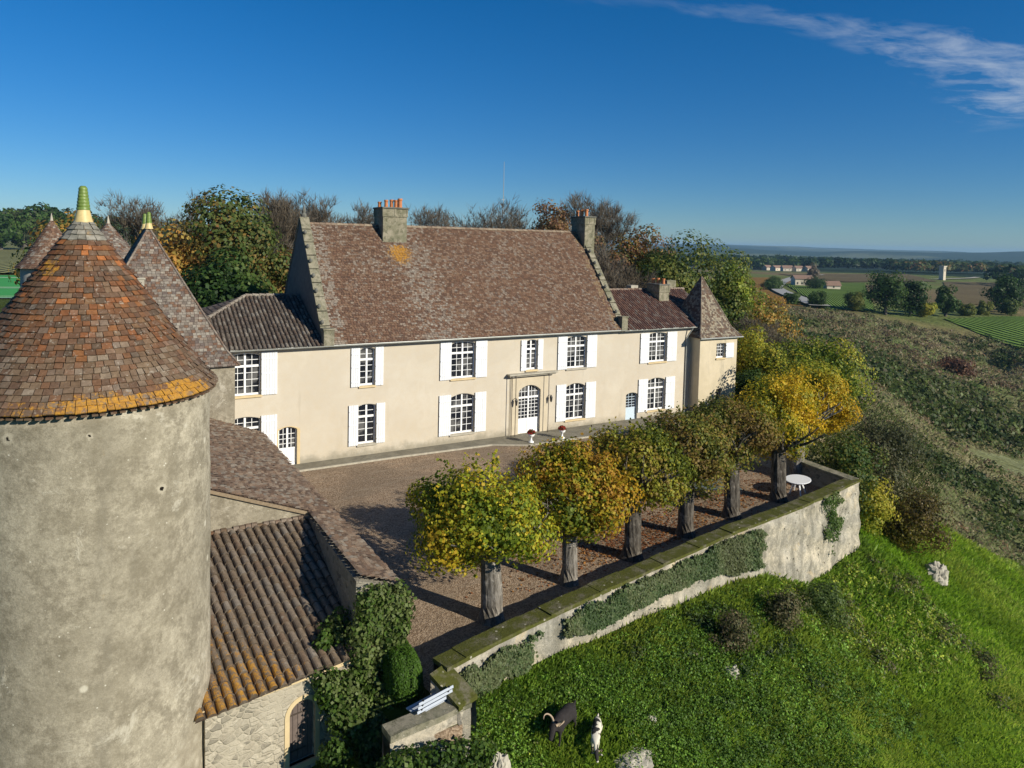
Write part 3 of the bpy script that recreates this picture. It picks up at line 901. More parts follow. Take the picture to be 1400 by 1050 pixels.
chimney(manor, 20.6, 21.5, 4.25, 6.0, 9.5, 14.62, [(20.95, 5.2, .5, .14), (21.1, 4.8, .55, .13), (20.9, 5.7, .45, .12)], mat=M_LICH)
chimney(manor, 26.75, 27.75, 2.7, 4.1, 7.2, 9.55, [(27.05, 3.8, .4, .12), (27.2, 3.4, .45, .12), (27.4, 3.0, .42, .12)], cap=.05)
c = MB(); c.box(32.0 - 1.2, 33.0 - 1.2, 6.3, 7.0, 6, 9.6); c.build('chimney', M_LICH, manor)
c = MB(); c.box(25.5, 26.2, 4.6, 5.2, 8.2, 9.35); c.build('chimney', M_STONE, manor)
# left wing roof, hipped, canal tiles
LW = 8.95; lx = -8.8; LY = 5.5
r = MB(); r.col = (.10, .08, .066)
r.poly([(lx, -.3, EZ), (-.12, -.3, EZ), (-.12, LY, LW), (-3.3, LY, LW)])
r.poly([(lx, 11.1, EZ), (lx, -.3, EZ), (-3.3, LY, LW)], (.17, .13, .10))
r.poly([(-.12, 11.1, EZ), (lx, 11.1, EZ), (-3.3, LY, LW), (-.12, LY, LW)])
VL = math.hypot(LY + .3, LW - EZ)
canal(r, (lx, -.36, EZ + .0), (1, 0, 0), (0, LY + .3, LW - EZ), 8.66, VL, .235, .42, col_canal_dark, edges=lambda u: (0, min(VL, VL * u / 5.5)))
roof_face(r, (lx, 11.1, EZ + .02), (lx, -.3, EZ + .02), (-3.3, LY, LW + .02), (-3.3, LY + .01, LW + .02), .3, .25, lambda u, v: lerp(pal_pick(GREY), (.25, .2, .16), .4))
lw = r.build('wing_roof', M_TILE, manor)
r = MB()
for a, b in (((lx, -.3, EZ), (-3.3, LY, LW)), ((-3.3, LY, LW), (-.12, LY, LW))):
    a, b = Vector(a), Vector(b); n = int((b - a).length / .38)
    for k in range(n):
        p, q = a + (b - a) * (k / n), a + (b - a) * ((k + 1.08) / n)
        r.tube([p + Vector((0, 0, .05)), q + Vector((0, 0, .03))], [.125, .10], 8, lerp(pal_pick(GREY), LICH, random.uniform(.1, .6)))
r.build('hip_tiles', M_TILE, lw)
# right wing roof
RW = 9.02; WY = 4.3
r = MB(); r.col = (.14, .08, .065)
r.poly([(21.1, -.3, EZ - .06), (28.0, -.3, EZ - .06), (30.7, 3, 8.25), (30.7, WY, RW), (21.1, WY, RW)])
r.poly([(30.7, 11.1, EZ - .06), (21.1, 11.1, EZ - .06), (21.1, WY, RW), (30.7, WY, RW)])
VL2 = math.hypot(WY + .3, RW - EZ + .06)
canal(r, (21.12, -.34, EZ - .05), (1, 0, 0), (0, WY + .3, RW - EZ + .06), 9.5, VL2, .215, .34, col_canal_red, edges=lambda u: (0 if u < 6.45 else 1.15, VL2))
for k in range(26):
    p = Vector((21.15 + k * .37, WY, RW + .03)); r.tube([p, p + Vector((.4, 0, -.01))], [.13, .11], 8, lerp(pal_pick(BROWN), LICH, random.uniform(0, .5)))
r.build('wing_roof', M_TILE, manor)
# gutter and downpipes
g = MB()
for a, b, z in ((-5.0, 20.9, EZ), (20.9, 27.75, EZ - .05)):
    n = 8
    for k in range(n):
        t0, t1 = math.pi + math.pi * k / n, math.pi + math.pi * (k + 1) / n
        g.quad((a, -.40 + math.cos(t0) * .085, z + .02 + math.sin(t0) * .085), (b, -.40 + math.cos(t0) * .085, z + .0 + math.sin(t0) * .085), (b, -.40 + math.cos(t1) * .085, z + .0 + math.sin(t1) * .085), (a, -.40 + math.cos(t1) * .085, z + .02 + math.sin(t1) * .085))
    g.box(a, b, -.325, -.02, z - .10, z - .015)
g.build('gutter', M_ZINC, manor)
g = MB(); g.tube([(27.4, -.4, 6.45), (27.2, -.2, 6.0), (27.1, -.08, 5.7), (27.1, -.08, .1)], .05, 8); g.build('downpipe', M_ZINC, manor)

# ---- corner turret ---------------------------------------------------
tu = thing('corner_turret', 'square cream turret with dappled pyramid tile roof at the right end of the manor', 'turret', (29.5, 1, 0))
TX0, TX1, TY0, TY1, TZ = 27.58, 31.45, -1.0, 3.0, 5.78
m = MB()
tw_op = [(29.28, 30.2, 4.18, 5.3, .02), (29.42, 29.92, 1.06, 1.82, .01)]
wall_open(m, TY0, TX0, TX1, -1.2, TZ, tw_op)
m.quad((TX0, TY1, -1.2), (TX0, TY0, -1.2), (TX0, TY0, TZ), (TX0, TY1, TZ))
m.quad((TX1, TY0, -1.2), (TX1, TY1, -1.2), (TX1, TY1, TZ), (TX1, TY0, TZ))
m.quad((TX1, TY1, -1.2), (TX0, TY1, -1.2), (TX0, TY1, TZ), (TX1, TY1, TZ))
m.build('wall', M_TST, tu)
window(tu, TY0, *tw_op[0], cols=3, rb=4, rt=0, shutters=(0, .85), mid=False)
m = MB(); m.box(29.42, 29.92, TY0 + .16, TY0 + .2, 1.06, 1.82); so = m.build('slit_window', M_GLASS, tu)
m = MB(); m.box(29.64, 29.7, TY0 + .1, TY0 + .14, 1.06, 1.82); m.build('bar', M_IRON, so)
m = MB(); m.box(29.36, 29.98, TY0 - .06, TY0 - .003, .94, 1.05); m.build('sill', M_STONE, so)
def pyramid(root, x0, x1, y0, y1, z, ridge, colf, expo, tw, flare=.5, flh=.45, ov=.25, under=(.12, .09, .075)):
    """steep hipped roof with a bell-cast foot; ridge=((x,y),(x,y),z)"""
    (rx0, ry0), (rx1, ry1), rz = ridge
    a = [(x0 - ov, y0 - ov), (x1 + ov, y0 - ov), (x1 + ov, y1 + ov), (x0 - ov, y1 + ov)]
    b = [(x0 - ov + flare, y0 - ov + flare), (x1 + ov - flare, y0 - ov + flare), (x1 + ov - flare, y1 + ov - flare), (x0 - ov + flare, y1 + ov - flare)]
    top = [((rx0, ry0), (rx0, ry0)), ((rx0, ry0), (rx1, ry1)), ((rx1, ry1), (rx1, ry1)), ((rx1, ry1), (rx0, ry0))]
    m = MB()
    for i in range(4):
        j = (i + 1) % 4
        A, B = (*a[i], z), (*a[j], z); A2, B2 = (*b[i], z + flh), (*b[j], z + flh)
        D, C = (*top[i][0], rz), (*top[i][1], rz)
        m.poly([A, B, B2, A2], under); m.poly([A2, B2, C, D], under)
        roof_face(m, A, B, B2, A2, expo, tw, colf); 
        if top[i][0] == top[i][1]: C = (C[0] + .001, C[1], C[2])
        roof_face(m, A2, B2, C, D, expo, tw, colf)
    m.poly([(*p, z - .01) for p in reversed(a)], (.3, .28, .22))
    # hip cover tiles
    for i in range(4):
        for p, q in (((*a[i], z), (*b[i], z + flh)), ((*b[i], z + flh), (*top[i][0], rz))):
            p, q = Vector(p), Vector(q); n = max(1, int((q - p).length / .3))
            for k in range(n):
                m.tube([p + (q - p) * (k / n) + Vector((0, 0, .03)), p + (q - p) * min(1, (k + 1.06) / n) + Vector((0, 0, .02))], [.07, .055], 6, lerp(colf(0, 0), (.25, .2, .16), .4))
    return m.build('roof', M_TILE, root)
pyramid(tu, TX0, TX1, TY0, TY1, TZ, ((29.45, 1.0), (29.46, 1.0), 10.2), col_dapple, .14, .17, flare=.55, flh=.62, ov=.22)
g = MB(); g.tube([(TX0 - .2, TY0 - .27, TZ - .03), (TX1 + .35, TY0 - .27, TZ - .05)], .05, 8); g.build('gutter', M_ZINC, tu)

# ---- hipped pavilion in the middle left ------------------------------
pv = thing('pavilion_tower', 'grey rendered square pavilion with steep hipped tile roof and two green glazed finials', 'tower', (-8.65, 3, 0))
m = MB(); m.box(-12.2, -5.12, -2.55, 8.3, -.5, 6.24); m.build('wall', M_TOWER, pv)
pyramid(pv, -12.2, -5.12, -2.55, 8.3, 6.22, ((-8.65, 1.2), (-8.64, 5.0), 12.85), col_grey, .14, .19, flare=.55, flh=.72, ov=.2)
m = MB(); m.box(-9.75, -8.95, -.6, 1.2, 9.0, 10.35); m.box(-9.8, -8.9, -.65, 1.2, 10.35, 10.42); m.build('roof_hatch', M_STONE, pv)
def finial(root, x, y, z, s, top=(.14, .20, .04)):
    m = MB(); m.lathe(x, y, [(.21 * s, z - .05 * s), (.185 * s, z + .02 * s), (.135 * s, z + .24 * s)], 14); fo = m.build('finial', M_CREAMG, root, smooth=True)
    m = MB(); prof = []
    n = 7
    for k in range(n):
        zz = z + (.24 + .53 * k / n) * s; rr = (.135 - .055 * k / n) * s
        prof += [(rr * 1.06, zz), (rr * 1.08, zz + .05 * s), (rr * .93, zz + .065 * s)]
    prof += [(.07 * s, z + .78 * s), (.05 * s, z + .8 * s), (.0, z + .78 * s)]
    m.lathe(x, y, prof, 14); m.build('finial_tip', M_GREENG, fo, smooth=True)
finial(pv, -8.65, 1.2, 12.85, 1.0); finial(pv, -8.65, 5.0, 12.85, 1.0)

# ---- round tower in the foreground -----------------------------------
TCX, TCY = -11.1, -19.6
rt = thing('round_tower', 'nearest big round tower, weathered wall, rust conical roof with yellow lichen along the eave', 'tower', (TCX, TCY, 0))
m = MB()
prof = [(2.86, -6), (2.8, -2), (2.75, 1), (2.73, 4), (2.73, 8.86), (2.5, 8.9)]
pf = []
for k in range(len(prof) - 1):
    n = max(1, int((prof[k+1][1] - prof[k][1]) / .25))
    for j in range(n): pf.append((prof[k][0] + (prof[k+1][0] - prof[k][0]) * j / n, prof[k][1] + (prof[k+1][1] - prof[k][1]) * j / n))
pf.append(prof[-1])
m.lathe(TCX, TCY, pf, 128)
m.v = [(x + (x - TCX) * .012 * fb(x, y, z, .7), y + (y - TCY) * .012 * fb(x, y, z, .7), z) for x, y, z in m.v]
m.build('wall', M_TOWER, rt, smooth=True)
def cone_roof(root, cx, cy, z0, z1, r0, r1, expo, tw, colf, flare=.12, bend=.0):
    m = MB(); H_ = z1 - z0; sl = math.hypot(H_, r0 - r1); rows = int(sl / expo)
    def rad(t): return r0 + (r1 - r0) * t - bend * math.sin(math.pi * t) + flare * max(0, 1 - t * 7) * .6
    m.col = (.10, .06, .045)
    m.lathe(cx, cy, [(rad(k / 12) - .02, z0 + H_ * k / 12) for k in range(13)], 64)
    m.lathe(cx, cy, [(rad(0) - .5, z0 + .02), (rad(0) - .01, z0 - .01)], 64)
    for k in range(rows + 1):
        t0 = k / rows; t1 = min(1, (k + 1.3) / rows)
        if t0 > .995: break
        R0, R1 = rad(t0), rad(t1); Z0, Z1 = z0 + H_ * t0, z0 + H_ * t1
        nt = max(7, int(2 * math.pi * R0 / tw)); ph = random.random() * 6
        a = ph
        cuts = []
        while a < ph + 2 * math.pi - .4 * tw / R0:
            cuts.append(a); a += tw / R0 * random.uniform(.75, 1.25) if nt > 12 else 2 * math.pi / nt
        cuts.append(ph + 2 * math.pi)
        for i in range(len(cuts) - 1):
            g = .006 / R0; a0, a1 = cuts[i] + g, cuts[i + 1] - g
            c = colf(((a0 + a1) / 2) % (2 * math.pi), t0)
            li = .03 + random.uniform(0, .022); dz = random.uniform(-.018, .018); tl = random.uniform(-.012, .012)
            th = .022
            P = lambda aa, rr, zz: (cx + rr * math.cos(aa), cy + rr * math.sin(aa), zz)
            nx = li * .8
            p1 = P(a0, R0 + nx + tl, Z0 + li * .5 + dz); p2 = P(a1, R0 + nx - tl, Z0 + li * .5 + dz * .4)
            p3 = P(a1, R1 + .008, Z1); p4 = P(a0, R1 + .008, Z1)
            q1 = P(a0, R0 + nx + tl - th * .7, Z0 + li * .5 + dz - th); q2 = P(a1, R0 + nx - tl - th * .7, Z0 + li * .5 + dz * .4 - th)
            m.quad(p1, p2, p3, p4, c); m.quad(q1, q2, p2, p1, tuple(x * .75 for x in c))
            m.quad(q1, p1, p4, p4, tuple(x * .7 for x in c)) if False else None
    return m
MID = [(.20, .09, .042), (.175, .088, .045), (.15, .082, .048), (.24, .105, .042), (.19, .11, .058), (.15, .092, .058), (.18, .115, .07), (.165, .08, .04), (.125, .072, .045), (.22, .09, .038), (.11, .075, .05)]
LOW = [(.175, .115, .072), (.15, .098, .06), (.195, .135, .085), (.14, .085, .054), (.17, .115, .075), (.185, .10, .056)]
def col_tower(a, t):
    x, y = math.cos(a) * 3, math.sin(a) * 3
    edge = .25 + .12 * fb(x, y, 2, .5)
    if t < edge: c = pal_pick(LOW); p = .32
    elif t < .87: c = pal_pick(MID); p = .06 if t > .42 else .16
    else: c = pal_pick([(.25, .24, .20), (.31, .29, .24), (.21, .20, .165)]); p = .1
    if random.random() < p + .25 * max(0, fb(x, y, t * 12, .9)): c = lerp(c, (.36, .32, .26), random.uniform(.05, .35))
    if .5 < t < .87 and random.random() < .09: c = (.40, .15, .05)
    if t > .66: c = (*c[:3], cl(.95 - 1.3 * nz(x, y, t * 9, .8)))
    if t < .034: c = (*c[:3], cl(.20 - .9 * nz(x, y, 3, .55)))
    elif t < .07: c = (*c[:3], cl(.55 - 1.3 * nz(x, y, 3, .55)))
    elif t < .12: c = (*c[:3], cl(1.05 - 1.1 * nz(x, y, 3, .55)))
    return c
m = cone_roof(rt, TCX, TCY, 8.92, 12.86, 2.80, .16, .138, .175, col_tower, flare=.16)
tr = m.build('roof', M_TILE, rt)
m = MB()
for k in range(96):
    a = 2 * math.pi * k / 96 + random.uniform(-.01, .01)
    p = Vector((TCX + 2.70 * math.cos(a), TCY + 2.70 * math.sin(a), 8.85)); d = Vector((math.cos(a), math.sin(a), 0))
    m.bar(p, p + d * random.uniform(.17, .22), .11, .04, col=lerp(pal_pick(LOW), (.1, .07, .05), .4))
m.build('eave_tiles', M_TILE, tr)
finial(rt, TCX, TCY, 12.86, 1.0)

# ---- two round towers far behind --------------------------------------
def far_tower(name, label, cx, cy, ze, za, r, colf, group=None):
    t = thing(name, label, 'tower', (cx, cy, 0), group=group)
    m = MB(); m.lathe(cx, cy, [(r * .9, -.5), (r * .9, ze + .05)], 40); m.build('wall', simple('pale_tower_render', (.40, .38, .33), .95, 2, .2, .3), t, smooth=True)
    m = cone_roof(t, cx, cy, ze, za, r, .06, .16, .22, colf, flare=.25); m.build('roof', M_TILE, t)
    m = MB(); m.lathe(cx, cy, [(.13, za - .1), (.08, za + .25), (.02, za + .55), (0, za + .6)], 8); m.build('finial', M_STONE, t)
far_tower('round_tower', 'small round tower with brown conical roof and shaded pale wall beside the green court', -14.35, 32.5, 9.45, 13.5, 2.5, col_brown)
far_tower('round_tower', 'grey conical tower roof just showing between the near cone and the twin-finial pavilion', -10.25, 24.3, 8.8, 13.3, 3.6, col_grey)

# ---- low gallery building with flat tile roof --------------------------
ga = thing('gallery_building', 'low outbuilding with long rough flat-tile roof between the pavilion and the ivy', 'outbuilding', (-6, -9, 0))
def EX(y): return -3.8 + .4 * (y + 2.6) / (-17.7)
HX = -8.3
def rz_(x, y): return 2.72 + .40 * (EX(y) - x)
def col_gal(u, v):
    c = pal_pick([(.30, .20, .13), (.25, .165, .11), (.35, .25, .17), (.27, .185, .125), (.19, .13, .09), (.36, .27, .19)])
    if random.random() < .2 + .4 * max(0, fb(u, v, 6, .6)): c = lerp(c, (.42, .37, .29), random.uniform(.3, .8))
    return c
r = MB(); r.col = (.13, .09, .07)
y0, y1 = -15.0, -2.56
r.poly([(EX(y0), y0, 2.7), (EX(y1), y1, 2.7), (HX, y1, rz_(HX, y1) - .02), (HX, y0, rz_(HX, y0) - .02)])
r.poly([(EX(y1), y1, 2.58), (EX(y0), y0, 2.58), (HX, y0, rz_(HX, y0) - .14), (HX, y1, rz_(HX, y1) - .14)])
r.quad((EX(y0), y0, 2.58), (EX(y0), y0, 2.7), (HX, y0, rz_(HX, y0) - .02), (HX, y0, rz_(HX, y0) - .14), (.30, .23, .15))
r.quad((EX(y1), y1, 2.58), (EX(y0), y0, 2.58), (EX(y0), y0, 2.7), (EX(y1), y1, 2.7), (.2, .14, .1))
Ua = Vector((EX(y1) - EX(y0), y1 - y0, 0)); sl = math.hypot(EX(y0) - HX, .4 * (EX(y0) - HX))
tiles(r, (EX(y0), y0, 2.72), Ua, (-1, 0, .4), lambda v: (0, Ua.length), sl, .15, .24, col_gal, jit=.03, lift=.045)
ya, yb = -20.35, -15.0
Ub = Vector((EX(yb) - EX(ya), yb - ya, 0))
tiles(r, (EX(ya) + .04, ya, 2.70), Ub, (-1, 0, .4), lambda v: (0, Ub.length), 1.25, .15, .24, col_gal, jit=.03, lift=.045)
r.build('roof', M_TILE, ga)
m = MB()
m.prism([(HX, -14.9), (EX(-14.9) - .25, -14.9), (EX(y1) - .25, y1 - .01), (HX, y1 - .01)], -1.0, 2.55)
m.poly([(HX, -14.9, 2.55), (-4.6, -14.9, 2.55), (-4.6, -14.9, rz_(-4.6, -14.9) - .15), (HX, -14.9, rz_(HX, -14.9) - .15)])
m.build('wall', M_TOWER, ga)
m = MB()
m.hexa([(-4.66, ya + .03, -3), (EX(ya) - .12, ya + .03, -3), (EX(yb) - .12, yb, -3), (-4.66, yb, -3), (-4.66, ya + .03, 3.02), (EX(ya) - .12, ya + .03, 2.66), (EX(yb) - .12, yb, 2.66), (-4.66, yb, 3.02)])
m.build('court_wall', M_DRY, ga)

# ---- lean-to shed with canal tiles -------------------------------------
sh = thing('lean_to_shed', 'stone lean-to shed with lichened canal tile roof beside the round tower', 'shed', (-7, -18, 0))
def ey(x): return -21.22 + .14 * (x + 8.65)
SL = .31
def sz(y): return 1.0 + SL * (y + 21.22)
def col_shed(u, v):
    c = pal_pick([(.21, .16, .11), (.18, .14, .10), (.25, .195, .14), (.15, .12, .09), (.20, .135, .09), (.27, .22, .17)])
    c = lerp(c, (.21, .155, .105), .4)
    if random.random() < .25: c = lerp(c, (.33, .31, .27), random.uniform(.1, .4))
    k = (3.5 - v) * .30 + (2.1 - u) * .36 + .9 * fb(u, v, 2, .6)
    if k > -.2: c = (*c[:3], cl(.95 - k * .7, .12, 1))
    return c
r = MB(); r.col = (.09, .065, .05)
yt = -14.93
def sp(x, y, d=0): return (x, y, sz(y) + d)
r.poly([sp(-8.9, ey(-8.9), -.03), sp(-4.6, ey(-4.6), -.03), sp(-4.66, yt, -.03), sp(-8.9, yt, -.03)])
r.poly([sp(-8.9, yt, -.12), sp(-4.66, yt, -.12), sp(-4.6, ey(-4.6), -.12), sp(-8.9, ey(-8.9), -.12)])
vl = math.hypot(yt + 21.22, SL * (yt + 21.22)); cs = vl / (yt + 21.22)
_V = Vector((-.14, 1, SL)).normalized(); _U = Vector((1, .14, 0)).normalized()
for (uu0, uu1) in ((0, 5.2),):
    canal(r, (-8.9, ey(-8.9) - .1, sz(ey(-8.9) - .1)), (_U.x, _U.y, .14 * SL * _U.x), (_V.x, _V.y, _V.z), 5.0, 9, .25, .36, col_shed, edges=lambda u: (0, (yt - ey(-8.9) - .14 * u) / _V.y + .05 if u < 4.15 else (yt - ey(-8.9) - .14 * u) / _V.y * .0 + 6.4 if False else (0 if False else (yt - ey(-8.9) - .14 * u) / _V.y)), r=.10, nf=7)
x = -8.6
while x < -4.7:      # mortared row of broken tiles where the roof meets the wall
    r.box(x, x + .17, yt - .12, yt + .02, sz(yt) + .0, sz(yt) + random.uniform(.06, .13), lerp(pal_pick(LOW), (.35, .3, .25), random.random() * .7)); x += .19
r.build('roof', M_TILE, sh)
ang = math.atan(.14)
def rot_mb(m, ox, oy, a):
    c, s = math.cos(a), math.sin(a)
    m.v = [(ox + x * c - y * s, oy + x * s + y * c, z) for x, y, z in m.v]; return m
# front wall in its own frame (u along, -y outward)
m = MB(); d0 = (2.10, 2.80, -1.38, .33, .34)
wall_open(m, 0, 0, 4.05, -5, .86, [d0], .22)
m.quad((4.05, 0, -5), (4.05, .5, -5), (4.05, .5, .86), (4.05, 0, .86)); m.quad((0, .5, -5), (0, 0, -5), (0, 0, .86), (0, .5, .86))
rot_mb(m, -8.65, ey(-8.65) + .14, ang); m.build('wall', M_RUB, sh)
m = MB(); x = -.1
while x < 4.05:
    e = min(x + random.uniform(.35, .6), 4.1); m.box(x, e - .012, -.05 + random.uniform(-.01, .01), .2, .86, 1.03 + .0 * x); x = e
rot_mb(m, -8.65, ey(-8.65) + .14, ang); m.build('eave_course', M_STONE_Y, sh, bevel=.015)
m = MB()
A = arc_pts(d0[0], d0[1], d0[3] - d0[4], d0[4], 12); B = arc_pts(d0[0] - .13, d0[1] + .13, d0[3] - d0[4], d0[4] + .12, 12)
for k in range(len(A) - 1):
    m.hexa([(A[k][0], -.02, A[k][1]), (A[k+1][0], -.02, A[k+1][1]), (A[k+1][0], .03, A[k+1][1]), (A[k][0], .03, A[k][1]), (B[k][0], -.02, B[k][1]), (B[k+1][0], -.02, B[k+1][1]), (B[k+1][0], .03, B[k+1][1]), (B[k][0], .03, B[k][1])])
m.box(d0[0] - .13, d0[0], -.02, .03, d0[2], d0[3] - d0[4]); m.box(d0[1], d0[1] + .13, -.02, .03, d0[2], d0[3] - d0[4])
m.box(d0[0] - .16, d0[1] + .16, -.06, .1, d0[2] - .14, d0[2])
rot_mb(m, -8.65, ey(-8.65) + .14, ang); m.build('door_surround', M_STONE_Y, sh)
m = MB(); n = 5
for k in range(n):
    a, b = d0[0] + .01 + .68 * k / n, d0[0] + .01 + .68 * (k + 1) / n - .012
    def az(x):
        for j in range(len(A) - 1):
            if A[j][0] <= x <= A[j+1][0]: return A[j][1] + (A[j+1][1] - A[j][1]) * (x - A[j][0]) / (A[j+1][0] - A[j][0] + 1e-9)
        return d0[3] - d0[4]
    dy = random.uniform(0, .012)
    m.hexa([(a, .13 + dy, d0[2]), (b, .13 + dy, d0[2]), (b, .17, d0[2]), (a, .17, d0[2]), (a, .13 + dy, az(a) - .01), (b, .13 + dy, az(b) - .01), (b, .17, az(b) - .01), (a, .17, az(a) - .01)])
rot_mb(m, -8.65, ey(-8.65) + .14, ang); so = m.build('door', M_WOOD, sh)
for zz in (-.1, -1.1):
    m = MB(); m.box(d0[0] + .03, d0[1] - .2, .115, .128, zz, zz + .04)
    rot_mb(m, -8.65, ey(-8.65) + .14, ang); m.build('hinge', M_IRON, so)

# ================================================================== TERRAIN
PTS = "0,3,-0.1;10,3,-0.1;22,3,-0.2;30,0,-0.4;33,-4,-0.8;0,-8,-0.4;10,-8,-0.4;20,-8,-0.4;-3,-16,-0.4;5,-16,-0.5;14,-14,-0.5;21,-13,-0.6;-8,-5,-0.1;-16,-5,-0.3;-20,-20,-1.5;-15,15,0;0,20,0;15,20,0;30,20,-0.3;45,20,-1.2;0,60,0;40,60,-0.5;70,60,-2;-30,60,0.6;-30,20,0;-60,20,0;-40,-30,-3;-80,120,2;-30,120,1.8;-60,200,2;-120,350,2;-10,350,1;40,200,0;-300,300,2;-300,0,0;-150,0,0;100,350,-3;150,600,-6;0,900,0;-300,900,2;-8,-16,-0.8;-2,-22.4,-0.3;2,-21.5,-0.45;6,-20.8,-0.75;8.5,-20.3,-1.0;11,-19.8,-1.15;13.5,-19.4,-1.5;17.2,-18.7,-2.9;22.6,-17.7,-2.6;24.5,-14,-1.9;27,-8,-1.2;32,-12,-2.9;-5.3,-26.4,-4.3;-4.4,-30.9,-7;-3.2,-37.7,-11.2;-0.4,-52.5,-16.4;5.1,-82,-21;16.1,-141,-24;-1.3,-25.7,-2.4;-0.5,-30.1,-5.1;0.8,-37,-9.3;3.5,-51.8,-14.6;9,-81.2,-19;20,-140.2,-22;4.6,-24.6,-2.4;5.4,-29,-5;6.7,-35.9,-9.2;9.4,-50.7,-14.5;14.9,-80.2,-19;25.9,-139.1,-22;10.5,-23.5,-2.6;11.3,-27.9,-5.3;12.6,-34.8,-9.5;15.3,-49.6,-14.8;20.8,-79,-19.2;31.8,-138,-22.2;17.4,-22.2,-4.7;18.2,-26.6,-7.4;19.5,-33.5,-11.6;22.2,-48.3,-16.8;27.7,-77.8,-21.4;38.7,-136.8,-24.4;24.2,-21,-5.1;25.1,-25.4,-7.8;26.3,-32.2,-12;29.1,-47,-17.2;34.6,-76.5,-21.8;45.6,-135.5,-24.8;-7,-22.5,-2.7;-11,-24,-3.6;-18,-30,-6;-30,-45,-12;-11,-45,-14;29.3,-17.8,-5.9;51,-12.8,-11.9;103,20.3,-16.4;79.1,-0.5,-16.5;129.7,22,-20;93.8,40.3,-5;101,56.1,-2;202.2,96.4,-10.1;275,87.6,-11.8;144.5,42.7,-14.5;47.8,-2.4,-3.9;93.3,26.6,-7.6;40.6,-0.3,-1;62.4,21.9,0.4;43.2,-7.9,-5.4;49.2,-8.1,-8.6;214.2,60.2,-14.9;279.4,199.8,-9.7;551.9,211.6,-14.9;459.2,317.7,-12.9;527.4,457.6,-12.5;879.6,531.1,-14.6;962.2,436.9,-14.8;-690.8,1841.7,-12;-1200.9,3252.3,-11.2;-2221.1,6073.5,2;-3071.2,8424.6,2;167.7,1952.9,-12;301.6,3446.9,-11.2;569.3,6435,2;792.4,8925,2;992.9,1690.8,-30;1745.6,2988.3,-28;3251,5583.2,0;4505.6,7745.7,4;1478.3,1296,-30;2595.2,2297.4,-28;4828.8,4300.1,0;6690.2,5969,4;1687.6,1017.2,-30;2961.3,1809.4,-28;5508.8,3393.8,0;7631.6,4714.2,4;1845.2,706.2,-30;3237.1,1265.2,-28;6021,2383.2,0;8341,3314.9,4;1959.6,304.1,-30;3437.3,561.4,-28;6392.8,1076.2,0;8855.8,1505.2,4;1981.3,-217.6,-30;3475.3,-351.4,-28;6463.3,-619.2,0;8953.3,-842.3,4;270.9,-142.3,-30;1397.7,-555.1,-30;5623.1,-2103,-30;181.6,-269.3,-30;951,-1190.2,-30;3836.3,-4643.4,-30;40.7,-334.6,-30;246.6,-1516.8,-30;1018.8,-5950.1,-30;-161.3,-298.6,-30;-763.5,-1336.6,-30;-3021.6,-5229,-30;-292.9,-141.1,-30;-1421.4,-549.2,-30;-5653.2,-2079.4,-30;-292.4,64.1,-10;-1419.2,476.9,-10;-5644.6,2024.8,-10;-160.2,221,-10;-758,1261.5,-10;-2999.9,5163.3,-10;60,-40,-24;90,-20,-24;130,10,-24;200,60,-20"
PT = np.array([[float(v) for v in q.split(',')] for q in PTS.split(';')])
CX0, CY0 = -10.75, -39.1
def warp(x, y):
    dx = x - CX0; dy = y - CY0; r = np.hypot(dx, dy) + 1e-6; k = 30 * np.log1p(r / 30) / r
    return dx * k, dy * k
FX, FY = warp(PT[:, 0], PT[:, 1]); _n = len(PT)
_A = np.zeros((_n + 1, _n + 1)); _A[:_n, :_n] = -np.hypot(FX[:, None] - FX[None], FY[:, None] - FY[None]); _A[:_n, _n] = 1; _A[_n, :_n] = 1
FS = np.linalg.solve(_A, np.append(PT[:, 2], 0))
def vnoise(x, y, seed=0):
    """smooth value noise, vectorised"""
    xi = np.floor(x).astype(np.int64); yi = np.floor(y).astype(np.int64); fx = x - xi; fy = y - yi
    fx = fx * fx * (3 - 2 * fx); fy = fy * fy * (3 - 2 * fy)
    def h(a, b):
        n = (a * 374761393 + b * 668265263 + seed * 1442695041) & 0xffffffff
        n = ((n ^ (n >> 13)) * 1274126177) & 0xffffffff
        return ((n ^ (n >> 16)) & 0xffff) / 65535.0
    return (h(xi, yi) * (1 - fx) + h(xi + 1, yi) * fx) * (1 - fy) + (h(xi, yi + 1) * (1 - fx) + h(xi + 1, yi + 1) * fx) * fy
def fbm(x, y, s, oct=4, seed=0):
    o = 0; a = .5
    for k in range(oct): o = o + a * (vnoise(x * s, y * s, seed + k) - .5) * 2; s *= 2.03; a *= .5
    return o
def H0(x, y):
    x = np.atleast_1d(np.asarray(x, float)); y = np.atleast_1d(np.asarray(y, float))
    X, Y = warp(x, y); o = np.empty(len(X))
    for i in range(0, len(X), 20000):
        D = np.hypot(X[i:i+20000, None] - FX[None], Y[i:i+20000, None] - FY[None]); o[i:i+20000] = -D @ FS[:-1] + FS[-1]
    return o
